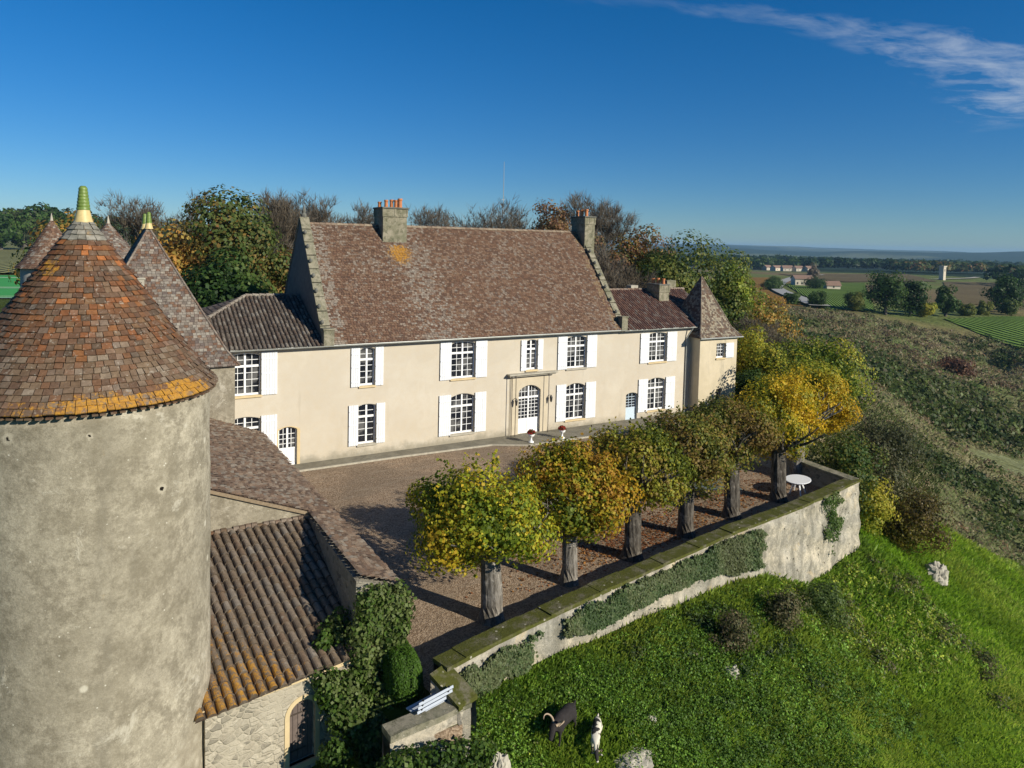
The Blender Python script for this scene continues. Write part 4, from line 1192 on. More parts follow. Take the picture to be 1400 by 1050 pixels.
def H(x, y):
    x = np.atleast_1d(np.asarray(x, float)); y = np.atleast_1d(np.asarray(y, float))
    z = H0(x, y); r = np.hypot(x - CX0, y - CY0)
    rough = np.clip((r - 1500) / 2500, 0, 1)
    z = z + rough * fbm(x, y, .0006, 5, 3) * 60 * np.clip((x + 1500) / 2500, .2, 1)
    br = np.clip((x - 30) / 15, 0, 1) * np.clip((300 - r) / 60, 0, 1) * np.clip((y + 14) / 6, 0, 1)
    z = z + br * fbm(x, y, .05, 3, 9) * 1.3
    sl = np.clip((-y - 20) / 4, 0, 1) * np.clip((60 - r) / 20, 0, 1)
    sl = sl * np.clip((-21.6 + .19 * np.clip(x, -3, 24) - y) / 3, 0, 1)
    z = z + sl * (fbm(x, y, .45, 3, 5) * .34 + fbm(x, y, 1.4, 2, 6) * .10)
    return z
def Hs(x, y): return float(H(x, y)[0])
def polar(a0, a1, na, r0, r1, nr, name):
    A = np.linspace(a0, a1, na + 1); Rr = np.exp(np.linspace(math.log(r0), math.log(r1), nr + 1))
    AA, RR = np.meshgrid(A, Rr); x = CX0 + RR * np.sin(AA); y = CY0 + RR * np.cos(AA)
    return x.ravel(), y.ravel(), na + 1, nr + 1
# one sheet: dense fan in front of the photographer, coarse elsewhere (shared angular list)
angs = np.concatenate([np.linspace(-40, 90, 521), np.linspace(90, 320, 90)[1:-1]]) * math.pi / 180
rads = np.concatenate([[0.01, 3, 6], np.exp(np.linspace(math.log(8), math.log(12000), 520))])
na, nr = len(angs), len(rads)
AA, RR = np.meshgrid(angs, rads); GX = (CX0 + RR * np.sin(AA)).ravel(); GY = (CY0 + RR * np.cos(AA)).ravel()
GZ = H(GX, GY)
ii, jj = np.meshgrid(np.arange(nr - 1), np.arange(na), indexing='ij'); j2 = (jj + 1) % na
F = np.stack([ii * na + jj, (ii + 1) * na + jj, (ii + 1) * na + j2, ii * na + j2], -1).reshape(-1, 4)
F = F[:, ::-1]
fx = GX[F].mean(1); fy = GY[F].mean(1); fr = np.hypot(fx - CX0, fy - CY0)
def mixc(a, b, t): t = np.clip(t, 0, 1)[:, None]; return a * (1 - t) + np.array(b) * t
C = np.tile(np.array([.075, .10, .025]), (len(fx), 1))
n1 = fbm(fx, fy, .08, 4, 1); n2 = fbm(fx, fy, .012, 4, 2); n3 = fbm(fx, fy, .5, 3, 4)
slope = (fy < -19.5 + .19 * np.clip(fx, 0, 22)) & (fx < 60) | ((fx > 23) & (fy < -10.5 - .03 * fx))
C[slope] = mixc(np.tile(np.array([.075, .14, .012]), (len(fx), 1)), (.11, .18, .02), .5 + n1 * 1.2)[slope]
strip = (~slope) & (np.abs((fy - 15.5) - .12 * (fx - 100) + 7 * np.sin((fx - 100) * .05)) < 4.5 + 2.5 * n1) & (fx > 99) & (fx < 170)
brush = (~slope) & (fx > 26) & (fr < 262) & (fy > -40)
BC = mixc(np.tile(np.array([.15, .165, .07]), (len(fx), 1)), (.27, .23, .13), .45 + n1 * 1.6)
BC = mixc(BC, (.09, .11, .04), n3 * 1.5)
BC = mixc(BC, (.12, .19, .045), fbm(fx * .4, fy, .03, 3, 71) * 3.2 - .7)
C[brush] = BC[brush]
C[strip] = mixc(np.tile(np.array([.24, .25, .13]), (len(fx), 1)), (.16, .17, .07), .4 + n3)[strip]
mead = (fr >= 262) & (fr < 900)
C[mead] = mixc(np.tile(np.array([.16, .19, .06]), (len(fx), 1)), (.23, .17, .09), .5 + n2 * 2.5)[mead]
C[mead & (fx < 40)] = np.array([.20, .21, .09])
far = fr >= 900
C[far] = mixc(np.tile(np.array([.03, .052, .028]), (len(fx), 1)), (.14, .15, .07), fbm(fx, fy, .0016, 5, 8) * 4 - .5)[far]
ground = struct(npmesh('ground', np.stack([GX, GY, GZ], 1), F, C, M_GROUND, smooth=True))

def patch(name, corners, nu, nv, off, mat, mid=None):
    """sheet draped on the ground between four corners (x,y)"""
    c00, c10, c11, c01 = [np.array(c, float) for c in corners]
    U_, V_ = np.meshgrid(np.linspace(0, 1, nu + 1), np.linspace(0, 1, nv + 1))
    U_, V_ = U_[..., None], V_[..., None]
    P = c00 * (1 - U_) * (1 - V_) + c10 * U_ * (1 - V_) + c11 * U_ * V_ + c01 * (1 - U_) * V_
    P = P.reshape(-1, 2)
    e = fbm(P[:, 0], P[:, 1], .02, 3, 77)[:, None] * np.array([[1, 1]]) * off * 8
    P = P + e * .0
    z = H(P[:, 0], P[:, 1]) + off
    i, j = np.meshgrid(np.arange(nv), np.arange(nu), indexing='ij'); a = (i * (nu + 1) + j).ravel()
    F = np.stack([a, a + 1, a + nu + 2, a + nu + 1], 1)
    return struct(npmesh(name, np.column_stack([P, z]), F, None, mat, smooth=True))
def ribbon(name, pts, w, off, mat):
    P = [np.array(p, float) for p in pts]; Q = []
    for k in range(len(P) - 1):
        for t in np.linspace(0, 1, 14)[:-1 if k < len(P) - 2 else None]:
            p0 = P[max(k - 1, 0)]; p1 = P[k]; p2 = P[k+1]; p3 = P[min(k + 2, len(P) - 1)]
            Q.append(.5 * ((2 * p1) + (-p0 + p2) * t + (2 * p0 - 5 * p1 + 4 * p2 - p3) * t * t + (-p0 + 3 * p1 - 3 * p2 + p3) * t ** 3))
    Q = np.array(Q); T = np.gradient(Q, axis=0); T /= np.linalg.norm(T, axis=1)[:, None]; Nn = np.stack([-T[:, 1], T[:, 0]], 1)
    V = []
    for s in (-1, -.5, 0, .5, 1): V.append(Q + Nn * w / 2 * s)
    n = len(Q); V = np.concatenate(V); z = H(V[:, 0], V[:, 1]); z = np.maximum.reduceat(z, [0]) if False else z
    zc = np.max(z.reshape(5, n), axis=0); z = np.tile(zc, 5) + off
    F = np.concatenate([np.stack([np.arange(n - 1) + s * n, np.arange(1, n) + s * n, np.arange(1, n) + (s + 1) * n, np.arange(n - 1) + (s + 1) * n], 1) for s in range(4)])
    return struct(npmesh(name, np.column_stack([V, z]), F, None, mat, smooth=True))
M_VG = mk_field('green_vines', (.10, .17, .035), (.14, .22, .048), 2.6, R(30))
M_VO = mk_field('autumn_vines', (.36, .14, .04), (.25, .20, .06), 2.6, R(-20))
M_VB = mk_field('brown_vines', (.21, .145, .085), (.17, .15, .07), 3.5, R(15))
M_MD = mk_field('meadow_grass', (.115, .185, .038), (.13, .20, .045), 1.2, R(50))
M_VY = mk_field('pale_vines', (.20, .21, .08), (.30, .29, .14), 2.4, R(8))
M_PALE = mk_field('dry_grass', (.17, .18, .085), (.13, .15, .06), 3, R(80))
patch('vineyard', [(251.5, 102.9), (217.2, 61.9), (330, 10), (360, 95)], 90, 50, .25, M_VG)
patch('orange_vineyard', [(200, 122), (176, 124), (392, 348), (470, 359)], 40, 90, .35, M_VO)
patch('meadow', [(208, 119), (236, 119), (480, 285), (386, 281)], 40, 90, .35, M_MD)
patch('brown_vineyard', [(323, 136), (405, 146), (740, 292), (604, 296)], 40, 90, .35, M_VB)
patch('far_vineyard', [(480, 300), (600, 298), (760, 420), (560, 430)], 50, 50, .5, M_VB)
patch('west_vineyard', [(-10, 167), (-70, 164), (-115, 375), (10, 478)], 60, 80, .4, M_VY)
ribbon('road', [(600, 410), (500, 360), (456, 332), (400, 293), (345, 252), (307, 222), (259, 176), (228, 143), (206, 120)], 7, 1.0, M_ROAD)
ribbon('farm_track', [(640, 325), (690, 334), (740, 345), (790, 362)], 6, .8, M_TRACK)
# green sports court west of the manor, laid on the plateau
ct = struct(patch('sports_court', [(-16, 101), (-62, 98), (-68, 156), (-20, 161)], 30, 30, .16, M_COURT))
ribbon('court_line', [(-18, 120), (-40, 118.5), (-62, 117)], .35, .2, M_LINE)
ribbon('court_line', [(-16, 100.5), (-40, 99), (-62, 97.5)], .45, .24, M_LINE)
cf = thing('court_fence', 'thin grey wire fence post line at the near edge of the green court', 'fence', (-40, 100, Hs(-40, 100)))
m = MB()
for k in range(7): x = -20 - k * 5; m.tube([(x, 95, Hs(x, 95) - .2), (x, 95, Hs(x, 95) + 4)], .06, 6)
for z in (1.0, 2.4, 3.9): m.bar((-20, 95, Hs(-20, 95) + z), (-50, 95, Hs(-50, 95) + z), .04)
m.build('post_rail', M_ZINC, cf)

# ================================================================== TERRACE
OUT = [(-2.72, -22.18), (-.28, -21.54), (4.67, -20.53), (11.33, -19.28), (16.76, -18.58), (22.43, -17.51)]
def poly_sample(P, step):
    o = []
    for k in range(len(P) - 1):
        a, b = np.array(P[k]), np.array(P[k+1]); n = max(1, int(np.linalg.norm(b - a) / step))
        for j in range(n): o.append(a + (b - a) * j / n)
    o.append(np.array(P[-1])); o = np.array(o)
    for _ in range(6): o[1:-1] = (o[:-2] + o[1:-1] * 2 + o[2:]) / 4
    return o
def stone_wall(name, label, line, thick, ztop, zbot, mat, capmat, cat='wall', batter=.04, cap_t=.10, rough=.05, lump=.03, group=None, capover=.05):
    """rubble wall along a line (outer side = right of travel), with coping"""
    L = poly_sample(line, .22); T = np.gradient(L, axis=0); T /= np.linalg.norm(T, axis=1)[:, None]
    Nn = np.stack([T[:, 1], -T[:, 0]], 1); n = len(L)
    t = thing(name, label, cat, (float(L[n // 2][0]), float(L[n // 2][1]), 0), group=group)
    zt = ztop if callable(ztop) else (lambda s: ztop)
    ts = np.array([zt(k / (n - 1)) for k in range(n)])
    nz_ = int((ts.max() - zbot) / .22) + 1; V = []
    for j in range(nz_ + 1):
        f = j / nz_; z = zbot + (ts - zbot) * f
        d = fbm(L[:, 0] * 1.0 + z * 1.7, z * 2 + L[:, 1], .9, 4, 21) * rough * 2
        o = L + Nn * ((ts - z) * batter + d)[:, None]
        V.append(np.column_stack([o, z]))
    inn = L - Nn * thick
    V.append(np.column_stack([inn, ts])); V.append(np.column_stack([inn, np.full(n, zbot)]))
    rows = len(V); V = np.concatenate(V); i, j = np.meshgrid(np.arange(rows - 1), np.arange(n - 1), indexing='ij')
    a = (i * n + j).ravel(); F = np.stack([a, a + 1, a + n + 1, a + n], 1)
    ends = []
    for e in (0, n - 1):
        for r_ in range(nz_): ends.append((r_ * n + e, (r_ + 1) * n + e, (rows - 2) * n + e, (rows - 1) * n + e) if r_ == 0 else (r_ * n + e, (r_ + 1) * n + e, (rows - 2) * n + e, (rows - 2) * n + e))
    endf = [q for q in ends if len(set(q)) == 4]
    F = np.concatenate([F, np.array(endf)])
    npmesh('wall_face', V, F, None, mat, t)
    m = MB(); k = 0
    while k < n - 1:
        e = min(n - 1, k + random.choice([3, 3, 4, 5])); dz = random.uniform(-lump, lump) * .5
        for q in range(k, e):
            g0 = .0; p, r_ = L[q], L[q + 1]
            o0, o1 = p + Nn[q] * capover, r_ + Nn[q + 1] * capover; i0, i1 = p - Nn[q] * (thick + .04), r_ - Nn[q + 1] * (thick + .04)
            z0, z1 = ts[q], ts[q + 1]
            za = z0 - .02; zb = z0 + cap_t + dz; zc_ = z1 + cap_t + dz
            m.hexa([(*o0, za), (*o1, z1 - .02), (*i1, z1 - .02), (*i0, za), (*o0, zb), (*o1, zc_), (*i1, zc_), (*i0, zb)])
        k = e
    # crown the coping slightly so it is not a razor-flat slab
    m.v = [(x, y, z + .03 * fb(x, y, 2, 2.2)) for x, y, z in m.v]
    m.build('coping', capmat, t)
    return t
stone_wall('retaining_wall', 'long pale limestone retaining wall with mossy green coping along the terrace edge', OUT, .55, .9, -4.6, M_RET, M_CAP, rough=.07, lump=.05)
stone_wall('terrace_wall', 'shaded stone wall closing the far right end of the terrace', [(22.40, -17.42), (22.75, -12.5), (23.2, -7)], .5, .9, -3.5, M_DRY, M_LICH)
stone_wall('parapet_wall', 'short mossy wall piece sloping down from the terrace corner to the bench parapet', [(-2.2, -22.98), (-2.36, -22.5), (-2.6, -21.95)], .62, lambda s: .40 + .46 * s, -3, M_RET, M_CAP, lump=.04)
stone_wall('parapet_wall', 'low lichened stone parapet right behind the slatted bench', [(-4.75, -23.34), (-3.6, -23.24), (-2.4, -23.06)], .42, .34, -3.2, M_RET, M_LICH, lump=.09, cap_t=.12)

IN = [(p[0] - .1, p[1] + .45) for p in OUT]
m = MB()
court = [(-4.3, -23.2), (-2.7, -23.2), (-2.9, -21.9)] + IN[1:] + [(22.5, -12.5), (23, -8), (27, -3.0), (31.0, -2.2), (27.57, -1.0), (27.57, .05), (-4.1, .05), (-4.1, -14.8), (-3.7, -20.2)]
m.poly([(x, y, 0.0) for x, y in court]); m.poly([(x, y, -.5) for x, y in reversed(court)])
for k in range(len(court)):
    a, b = court[k], court[(k + 1) % len(court)]; m.quad((*a, -.5), (*b, -.5), (*b, 0), (*a, 0))
struct(m.build('gravel_court', M_GRAVEL))
m = MB(); pp = [(-4.1, -1.15), (4, -1.12), (10, -1.3), (12, -2.35), (20, -2.4), (27.5, -2.4), (27.5, -.002), (-4.1, -.002)]
m.prism(pp, .004, .07); struct(m.build('terrace_path', M_CONC))
m = MB()
for k in range(5):
    a, b = pp[k], pp[k + 1]; m.bar((a[0], a[1] - .05, .055), (b[0], b[1] - .05, .055), .10, .09)
struct(m.build('kerb', M_STONE))
m = MB(); lw_ = [(-4.3, -23.15), (-2.75, -23.15), (-2.95, -21.5), (-3.1, -20.3), (-3.7, -20.0), (-4.4, -20.3)]
m.poly([(x, y, .012) for x, y in lw_], (.05, .09, .012)); struct(m.build('lawn', M_GROUND))

# ================================================================== FOLIAGE
def leafcloud(P, Nrm, size, C, asp=.62, droop=0):
    """rhombic leaves; P (n,3), Nrm (n,3) normals, size (n,), C (n,3)"""
    n = len(P)
    t = rng.normal(size=(n, 3)); t -= (t * Nrm).sum(1)[:, None] * Nrm; t /= np.linalg.norm(t, axis=1)[:, None] + 1e-9
    b = np.cross(Nrm, t); s = np.asarray(size).reshape(-1, 1) * .5
    V = np.stack([P - t * s, P + b * s * asp, P + t * s, P - b * s * asp], 1).reshape(-1, 3)
    F = np.arange(4 * n).reshape(n, 4)
    return V, F, C
def unit(v): return v / (np.linalg.norm(v, axis=1)[:, None] + 1e-9)
def leaf_cols(P, pal, seed=0, freq=1.2, var=.28):
    n = len(P); pal = np.array(pal); w = fbm(P[:, 0] + P[:, 2] * .7, P[:, 1] - P[:, 2] * .5, freq, 3, seed)
    k = np.clip(((w + .5 + rng.normal(0, .22, n)) * len(pal)), 0, len(pal) - 1).astype(int)
    return pal[k] * (1 + rng.uniform(-var, var, n))[:, None]
def lobed(center, rx, ry, rz, nl, n, lob=.42, shell=.72, seed=None, flat=0):
    """points over a crown built of many overlapping lobes; returns points and outward normals"""
    c = np.array(center); d = unit(rng.normal(size=(nl, 3)))
    if flat: d[:, 2] = np.abs(d[:, 2]) - flat; d = unit(d)
    rad = rng.uniform(.30, .92, nl)[:, None]
    LC = d * rad * np.array([rx, ry, rz]); LR = rng.uniform(.75, 1.2, nl) * lob * (rx + ry + rz) / 3
    k = rng.integers(0, nl, n); q = unit(rng.normal(size=(n, 3)))
    r = (shell + (1.06 - shell) * rng.random(n) ** .7)[:, None]
    P = LC[k] + q * LR[k][:, None] * r * np.array([1, 1, .85])
    Nn = unit(q + unit(P) * .6 + rng.normal(0, .45, (n, 3)))
    return P + c, Nn
class Trunk:
    def __init__(s): s.m = MB(); s.tips = []
    def branch(s, p, d, L, r, lev, nmax, spread=.6, sides=6, upb=.12, kids=(2, 4), shrink=.68):
        pts = [Vector(p)]; rr = [r]; d = Vector(d).normalized(); n = 4 if lev < 2 else 3
        for k in range(n):
            d = (d + Vector((random.gauss(0, .13), random.gauss(0, .13), random.gauss(0, .1) + upb * .4))).normalized()
            pts.append(pts[-1] + d * (L / n)); rr.append(r * (1 - .5 * (k + 1) / n))
        s.m.tube(pts, rr, max(3, sides - lev), cap=False)
        if lev >= nmax: s.tips.append(pts[-1]); return
        for i in range(random.randint(*kids)):
            t = random.uniform(.35, 1) if lev else random.uniform(.55, 1)
            k = min(n - 1, int(t * n)); f = t * n - k; q = pts[k].lerp(pts[k + 1], f)
            a = random.uniform(0, 6.283); v = Vector((math.cos(a), math.sin(a), random.uniform(.1, .9)))
            nd = (d * (1 - spread) + v * spread).normalized()
            s.branch(q, nd, L * random.uniform(shrink - .12, shrink + .1), rr[k] * .62, lev + 1, nmax, spread, sides, upb, kids, shrink)
        s.branch(pts[-1], d, L * shrink, rr[-1], lev + 1, nmax, spread, sides, upb, kids, shrink)

LINDEN = dict(
    a=[(.11, .16, .015), (.17, .23, .02), (.27, .31, .024), (.40, .38, .026), (.52, .44, .03), (.55, .38, .03)],
    b=[(.10, .14, .015), (.15, .20, .02), (.24, .25, .02), (.36, .31, .024), (.46, .34, .026), (.40, .22, .03)],
    c=[(0.116, 0.145, 0.020), (0.174, 0.203, 0.023), (0.239, 0.246, 0.026), (0.319, 0.290, 0.029), (0.261, 0.189, 0.036)],
    d=[(0.105, 0.126, 0.022), (0.154, 0.168, 0.028), (0.217, 0.210, 0.031), (0.266, 0.196, 0.042), (0.210, 0.140, 0.042)],
    y=[(0.128, 0.168, 0.016), (0.224, 0.240, 0.019), (0.352, 0.320, 0.022), (0.512, 0.400, 0.026), (0.640, 0.432, 0.026)])
def linden(label, base, center, rx, rz, pal, n, tr=.32, trunk_h=1.9, size=.15, bark=None, orange_side=None):
    t = thing('linden_tree', label, 'tree', base, group='pollarded trees in a row on the terrace')
    m = MB(); bx, by, bz = base; cx, cy, cz = center
    th = trunk_h; rings = []
    pts = [(bx, by, -.1), (bx, by, .12), (bx + .02, by, .6), (bx + (cx - bx) * .15, by + (cy - by) * .15, th), (bx + (cx - bx) * .35, by + (cy - by) * .35, th + .5)]
    m.tube(pts, [tr * 1.45, tr * 1.2, tr, tr * .92, tr * 1.05], 14)
    m.v = [(x + .06 * nz(x * 3, y * 3, z), y + .06 * nz(y * 3, z, x * 3), z) for x, y, z in m.v]
    T = Trunk(); T.m = m
    for k in range(9):
        a = k * 6.283 / 9 + random.uniform(-.3, .3)
        T.branch((pts[3][0], pts[3][1], th + .2), (math.cos(a), math.sin(a), random.uniform(.3, 1.2)), rx * .5, tr * .42, 1, 3, .6, 7, .1, (1, 3))
    m.build('trunk', bark or M_BARK, t)
    P, Nn = lobed((cx, cy, cz), rx * 1.06, rx * 1.06, rz * 1.05, 64, int(n * 2.1), lob=.36, shell=.5)
    k = P[:, 2] > cz - rz * 1.02; P, Nn = P[k], Nn[k]
    # long one-year shoots sticking out of the crown
    ns = 150; sd = unit(rng.normal(size=(ns, 3)) + np.array([0, 0, .6])); s0 = np.array(center) + sd * np.array([rx, rx, rz]) * .88
    tt = rng.random((ns, 9)); sl = rng.uniform(.25, .6, ns)
    SP = (s0[:, None] + (sd + np.array([0, 0, .5]))[:, None] * (tt * sl[:, None])[..., None]).reshape(-1, 3) + rng.normal(0, .035, (ns * 9, 3))
    P = np.concatenate([P, SP]); Nn = np.concatenate([Nn, unit(rng.normal(size=SP.shape))])
    C = leaf_cols(P, LINDEN[pal], seed=int(abs(bx) * 7), freq=.9)
    if orange_side is not None:
        d = (P - np.array(center)) @ np.array(orange_side) / rx; w = np.clip(d * 1.4 - .5 + rng.normal(0, .25, len(P)), 0, 1)[:, None]
        C = C * (1 - w) + np.array([.55, .32, .02]) * w * (1 + rng.uniform(-.25, .25, len(P)))[:, None]
    sz = size * .82 * rng.uniform(.6, 1.35, len(P))
    V, F, C = leafcloud(P, Nn, sz, C, .8)
    npmesh('crown', V, F, C, M_LEAF, t)
RV = (.865, -.5, 0)
linden('nearest pollarded tree with round yellow-green crown and pale forked trunk', (.42, -19.0, 0), (.35, -18.2, 3.15), 2.35, 1.7, 'a', 15000, .36, 1.9, bark=M_BARK2)
linden('second pollarded tree from the near end, orange-yellow crown on a short knobbly grey trunk', (4.2, -18.05, 0), (4.65, -17.5, 3.2), 2.15, 1.6, 'b', 14000, .30, 1.6, bark=M_BARK2, orange_side=(.6, -.35, 0))
linden('third tree from the near end, olive crown, orange fallen leaves round its trunk', (7.65, -17.5, 0), (8.2, -16.7, 3.3), 2.15, 1.6, 'c', 11000, .36, 2.2)
linden('fourth tree of the row, brownish olive crown, in front of the manor door end', (11.25, -16.8, 0), (11.7, -15.9, 3.35), 2.2, 1.6, 'd', 11000, .34, 2.2)
linden('fifth tree of the row, thin brown crown, trunk before the green table', (14.65, -16.25, 0), (15.3, -15.2, 3.45), 2.15, 1.6, 'd', 10000, .36, 2.6)
linden('sixth tree of the row, dense golden crown left of the white round table', (18.5, -15.75, 0), (19.5, -14.4, 3.7), 2.35, 1.8, 'y', 15000, .38, 2.2)
linden('farthest tree of the row, crown turning orange on its right, pale trunk', (22.1, -14.0, 0), (24.4, -12.7, 3.7), 2.5, 1.8, 'y', 15000, .34, 2.4, bark=M_BARK2, orange_side=RV)

def leafy(name, label, base, h, crown, pal, n, size, trunk_r=.3, nl=26, cat='tree', group=None, lob=.4, shell=.6, barkm=None, seed=1, freq=.35, trunk=True, bare=0):
    t = thing(name, label, cat, base, group=group)
    bx, by, bz = base; rx, ry, rz = crown; cz = bz + h - rz
    if trunk:
        T = Trunk(); T.m.tube([(bx, by, bz - .4), (bx + .1, by, bz + (h - rz) * .5), (bx, by + .1, cz)], [trunk_r * 1.2, trunk_r, trunk_r * .7], 8)
        for k in range(6):
            a = k * 1.05 + random.random(); T.branch((bx, by, bz + (h - rz) * random.uniform(.6, .95)), (math.cos(a), math.sin(a), random.uniform(.3, 1.0)), (rx + rz) * (.24 + .08 * bare), trunk_r * .45, 1, 3 + (bare > 0), .5, 6, .1, (1, 2 + bare), .7)
        T.m.build('trunk', barkm or M_BARK, t)
    n = int(n * 1.9)
    P, Nn = lobed((bx, by, cz), rx, ry, rz, nl + 14, n, lob=lob, shell=shell)
    C = leaf_cols(P, pal, seed, freq) * 1.25
    V, F, C = leafcloud(P, Nn, size * rng.uniform(.65, 1.35, len(P)), C, .75)
    npmesh('crown', V, F, C, M_LEAF, t)
    return t
def bare(name, label, base, h, sp, n_leaf, pal, size=.3, r=.22, lev=5, group=None, barkm=None, L=None):
    t = thing(name, label, 'tree', base, group=group); T = Trunk()
    T.branch((base[0], base[1], base[2] - .3), (0, 0, 1), (L or h * .33), r, 0, lev, sp, 8, .25, (2, 3), .70)
    zs = [v[2] for v in T.m.v]; k = h / (max(zs) - base[2]); 
    T.m.v = [(base[0] + (x - base[0]) * k, base[1] + (y - base[1]) * k, base[2] + (z - base[2]) * k) for x, y, z in T.m.v]
    T.m.build('trunk', barkm or M_BARK2, t)
    if n_leaf:
        tp = np.array([[base[0] + (p.x - base[0]) * k, base[1] + (p.y - base[1]) * k, base[2] + (p.z - base[2]) * k] for p in T.tips])
        per = 7; q = np.repeat(np.arange(len(tp)), per); tdir = unit(unit(tp[q] - np.array([base[0], base[1], base[2] + h * .45])) + rng.normal(0, .6, (len(q), 3)) + np.array([0, 0, .3]))
        ln = (h * .055 * rng.uniform(.5, 1.3, len(q)))[:, None]; sd = unit(np.cross(tdir, rng.normal(size=(len(q), 3)))) * .022
        V = np.stack([tp[q] - sd, tp[q] + sd, tp[q] + tdir * ln + sd * .4, tp[q] + tdir * ln - sd * .4], 1).reshape(-1, 3)
        C = leaf_cols(tp[q], G_TW, 3, .5)
        npmesh('twigs', V, np.arange(len(V)).reshape(-1, 4), C, M_LEAF, t)
        if pal is not G_TW:
            q = rng.integers(0, len(tp), n_leaf); P = tp[q] + rng.normal(0, h * .02, (n_leaf, 3)); C = leaf_cols(P, pal, 3, .5)
            V, F, C = leafcloud(P, unit(rng.normal(size=(n_leaf, 3))), size * .6 * rng.uniform(.6, 1.3, n_leaf), C); npmesh('crown', V, F, C, M_LEAF, t)
    return t
G_DK = [(.015, .036, .009), (.024, .055, .012), (.036, .076, .016), (.052, .096, .020), (.072, .112, .025)]
G_BR = [(.07, .10, .025), (.11, .12, .03), (.17, .13, .035), (.22, .145, .04), (.24, .12, .045)]
G_RU = [(.13, .11, .045), (.18, .125, .055), (.22, .12, .06), (.19, .095, .055), (.25, .16, .06)]
G_GO = [(0.286, 0.187, 0.044), (0.396, 0.209, 0.044), (0.330, 0.242, 0.055), (0.154, 0.132, 0.044)]
G_OL = [(0.051, 0.085, 0.024), (0.085, 0.119, 0.027), (0.136, 0.153, 0.034), (0.170, 0.170, 0.034)]
G_YG = [(0.079, 0.131, 0.021), (0.131, 0.184, 0.025), (0.210, 0.245, 0.028), (0.298, 0.298, 0.032), (0.350, 0.298, 0.035)]
G_TW = [(.17, .145, .11), (.21, .175, .13), (.14, .12, .09), (.19, .15, .10)]
# behind the left wing
leafy('evergreen_tree', 'dark green dense rounded tree just behind the left wing roof', (-2.2, 20.6, 0), 11.2, (4.1, 3.8, 4.8), G_DK, 9000, .34, .4)
leafy('autumn_tree', 'tall brown and olive tree standing over the dark green one behind the left wing', (-.6, 28.5, 0), 16.6, (5.4, 5, 6.5), G_BR, 11000, .36, .5, seed=4)
leafy('autumn_tree', 'olive brown tree between the tall brown one and the left gable', (5.0, 31.5, 0), 13.2, (3.6, 3.6, 6.0), G_BR, 6000, .34, .35, seed=9)
leafy('golden_tree', 'golden leaved small tree right of the pavilion finials', (-5.6, 27.0, 0), 14.2, (2.8, 2.6, 5.2), G_GO, 3200, .34, .25, seed=6, shell=.3, bare=1)
leafy('golden_tree', 'orange and green tree low behind the pavilion roof between the cones', (-12.0, 48, 0), 14.0, (6, 6, 5), G_GO + G_OL, 4500, .45, .3, seed=8)
bare('bare_tree', 'thin reddish bare tree above the twin finials at left', (-6.3, 45.5, 0), 16.4, .34, 900, G_RU, .28, .2)
bare('bare_tree', 'thin tree with sparse grey-green leaves left of the tall brown tree', (-2.3, 41.5, 0), 16.6, .32, 1500, [(.12, .12, .06), (.09, .10, .05)], .28, .2)
bare('bare_tree', 'pale twiggy tree directly left of the gable finial', (4.6, 36.0, 0), 16.8, .42, 2200, G_TW, .26, .3, lev=6)
bare('bare_tree', 'wide pale twiggy tree rising behind the top of the left gable', (8.6, 38.0, 0), 17.0, .5, 2000, G_TW, .26, .3, lev=6)
bare('bare_tree', 'grey brown bare tree over the ridge just left of the first chimney', (12.8, 41, 0), 16.6, .55, 2200, G_TW, .26, .3, lev=6)
bare('bare_tree', 'low bare crown directly behind the first chimney', (16.8, 42, 0), 16.4, .55, 1400, G_TW, .26, .3)
bare('bare_tree', 'low mauve bare crown over the ridge right of the first chimney', (23.5, 43, 0), 16.4, .6, 2600, [(.12, .075, .07), (.10, .07, .06)], .26, .3, lev=6)
bare('bare_tree', 'open grey bare tree on the skyline just left of the thin mast', (26.4, 33.5, 0), 17.0, .55, 500, G_TW, .22, .3)
bare('bare_tree', 'small grey bare tree on the skyline just right of the thin mast', (30.0, 34.5, 0), 16.4, .55, 500, G_TW, .22, .25)
leafy('autumn_tree', 'reddish pyramid-shaped tree on the skyline left of the second chimney', (31.0, 24.6, 0), 17.4, (2.6, 2.6, 3.4), G_RU, 2600, .24, .25, shell=.2, bare=1, seed=12)
bare('bare_tree', 'brown twiggy low tree on the skyline between mast and second chimney', (28.6, 25.6, 0), 15.4, .6, 2600, G_RU, .24, .25)
bare('bare_tree', 'tall round grey bare tree on the skyline right of the second chimney', (38.0, 24.6, 0), 17.7, .55, 250, G_TW, .2, .3, lev=6)
leafy('autumn_tree', 'rust brown tree behind the second chimney, above the right gable', (33.0, 18.2, 0), 13.6, (3.8, 3.6, 5.6), G_RU, 6500, .26, .3, seed=15, shell=.4)
leafy('autumn_tree', 'rust topped tree between the right gable and the olive tree', (37.4, 17.6, 0), 14.2, (4.0, 3.8, 5.4), G_RU + G_BR, 7000, .28, .3, seed=17)
leafy('olive_green_tree', 'large olive green tree behind the right wing roof', (38.6, 13.4, 0), 13.8, (4.6, 4.4, 5.4), G_OL, 10000, .28, .4, seed=19)
bare('bare_tree', 'small pale bare tree just right of the right gable coping', (27.0, 9.5, 0), 12.2, .6, 200, G_TW, .2, .2, lev=6)
leafy('olive_green_tree', 'ragged yellow-green tree behind the turret roof tip', (45.8, 13.8, -.5), 12.2, (3.6, 3.4, 4.2), G_OL + G_YG[:3], 5500, .28, .3, seed=23)
leafy('olive_green_tree', 'low golden bush-like tree right behind the turret roof', (50.5, 14.0, -.8), 8.4, (4.4, 4, 3.6), G_OL[2:] + G_GO, 4200, .26, .3, seed=25)
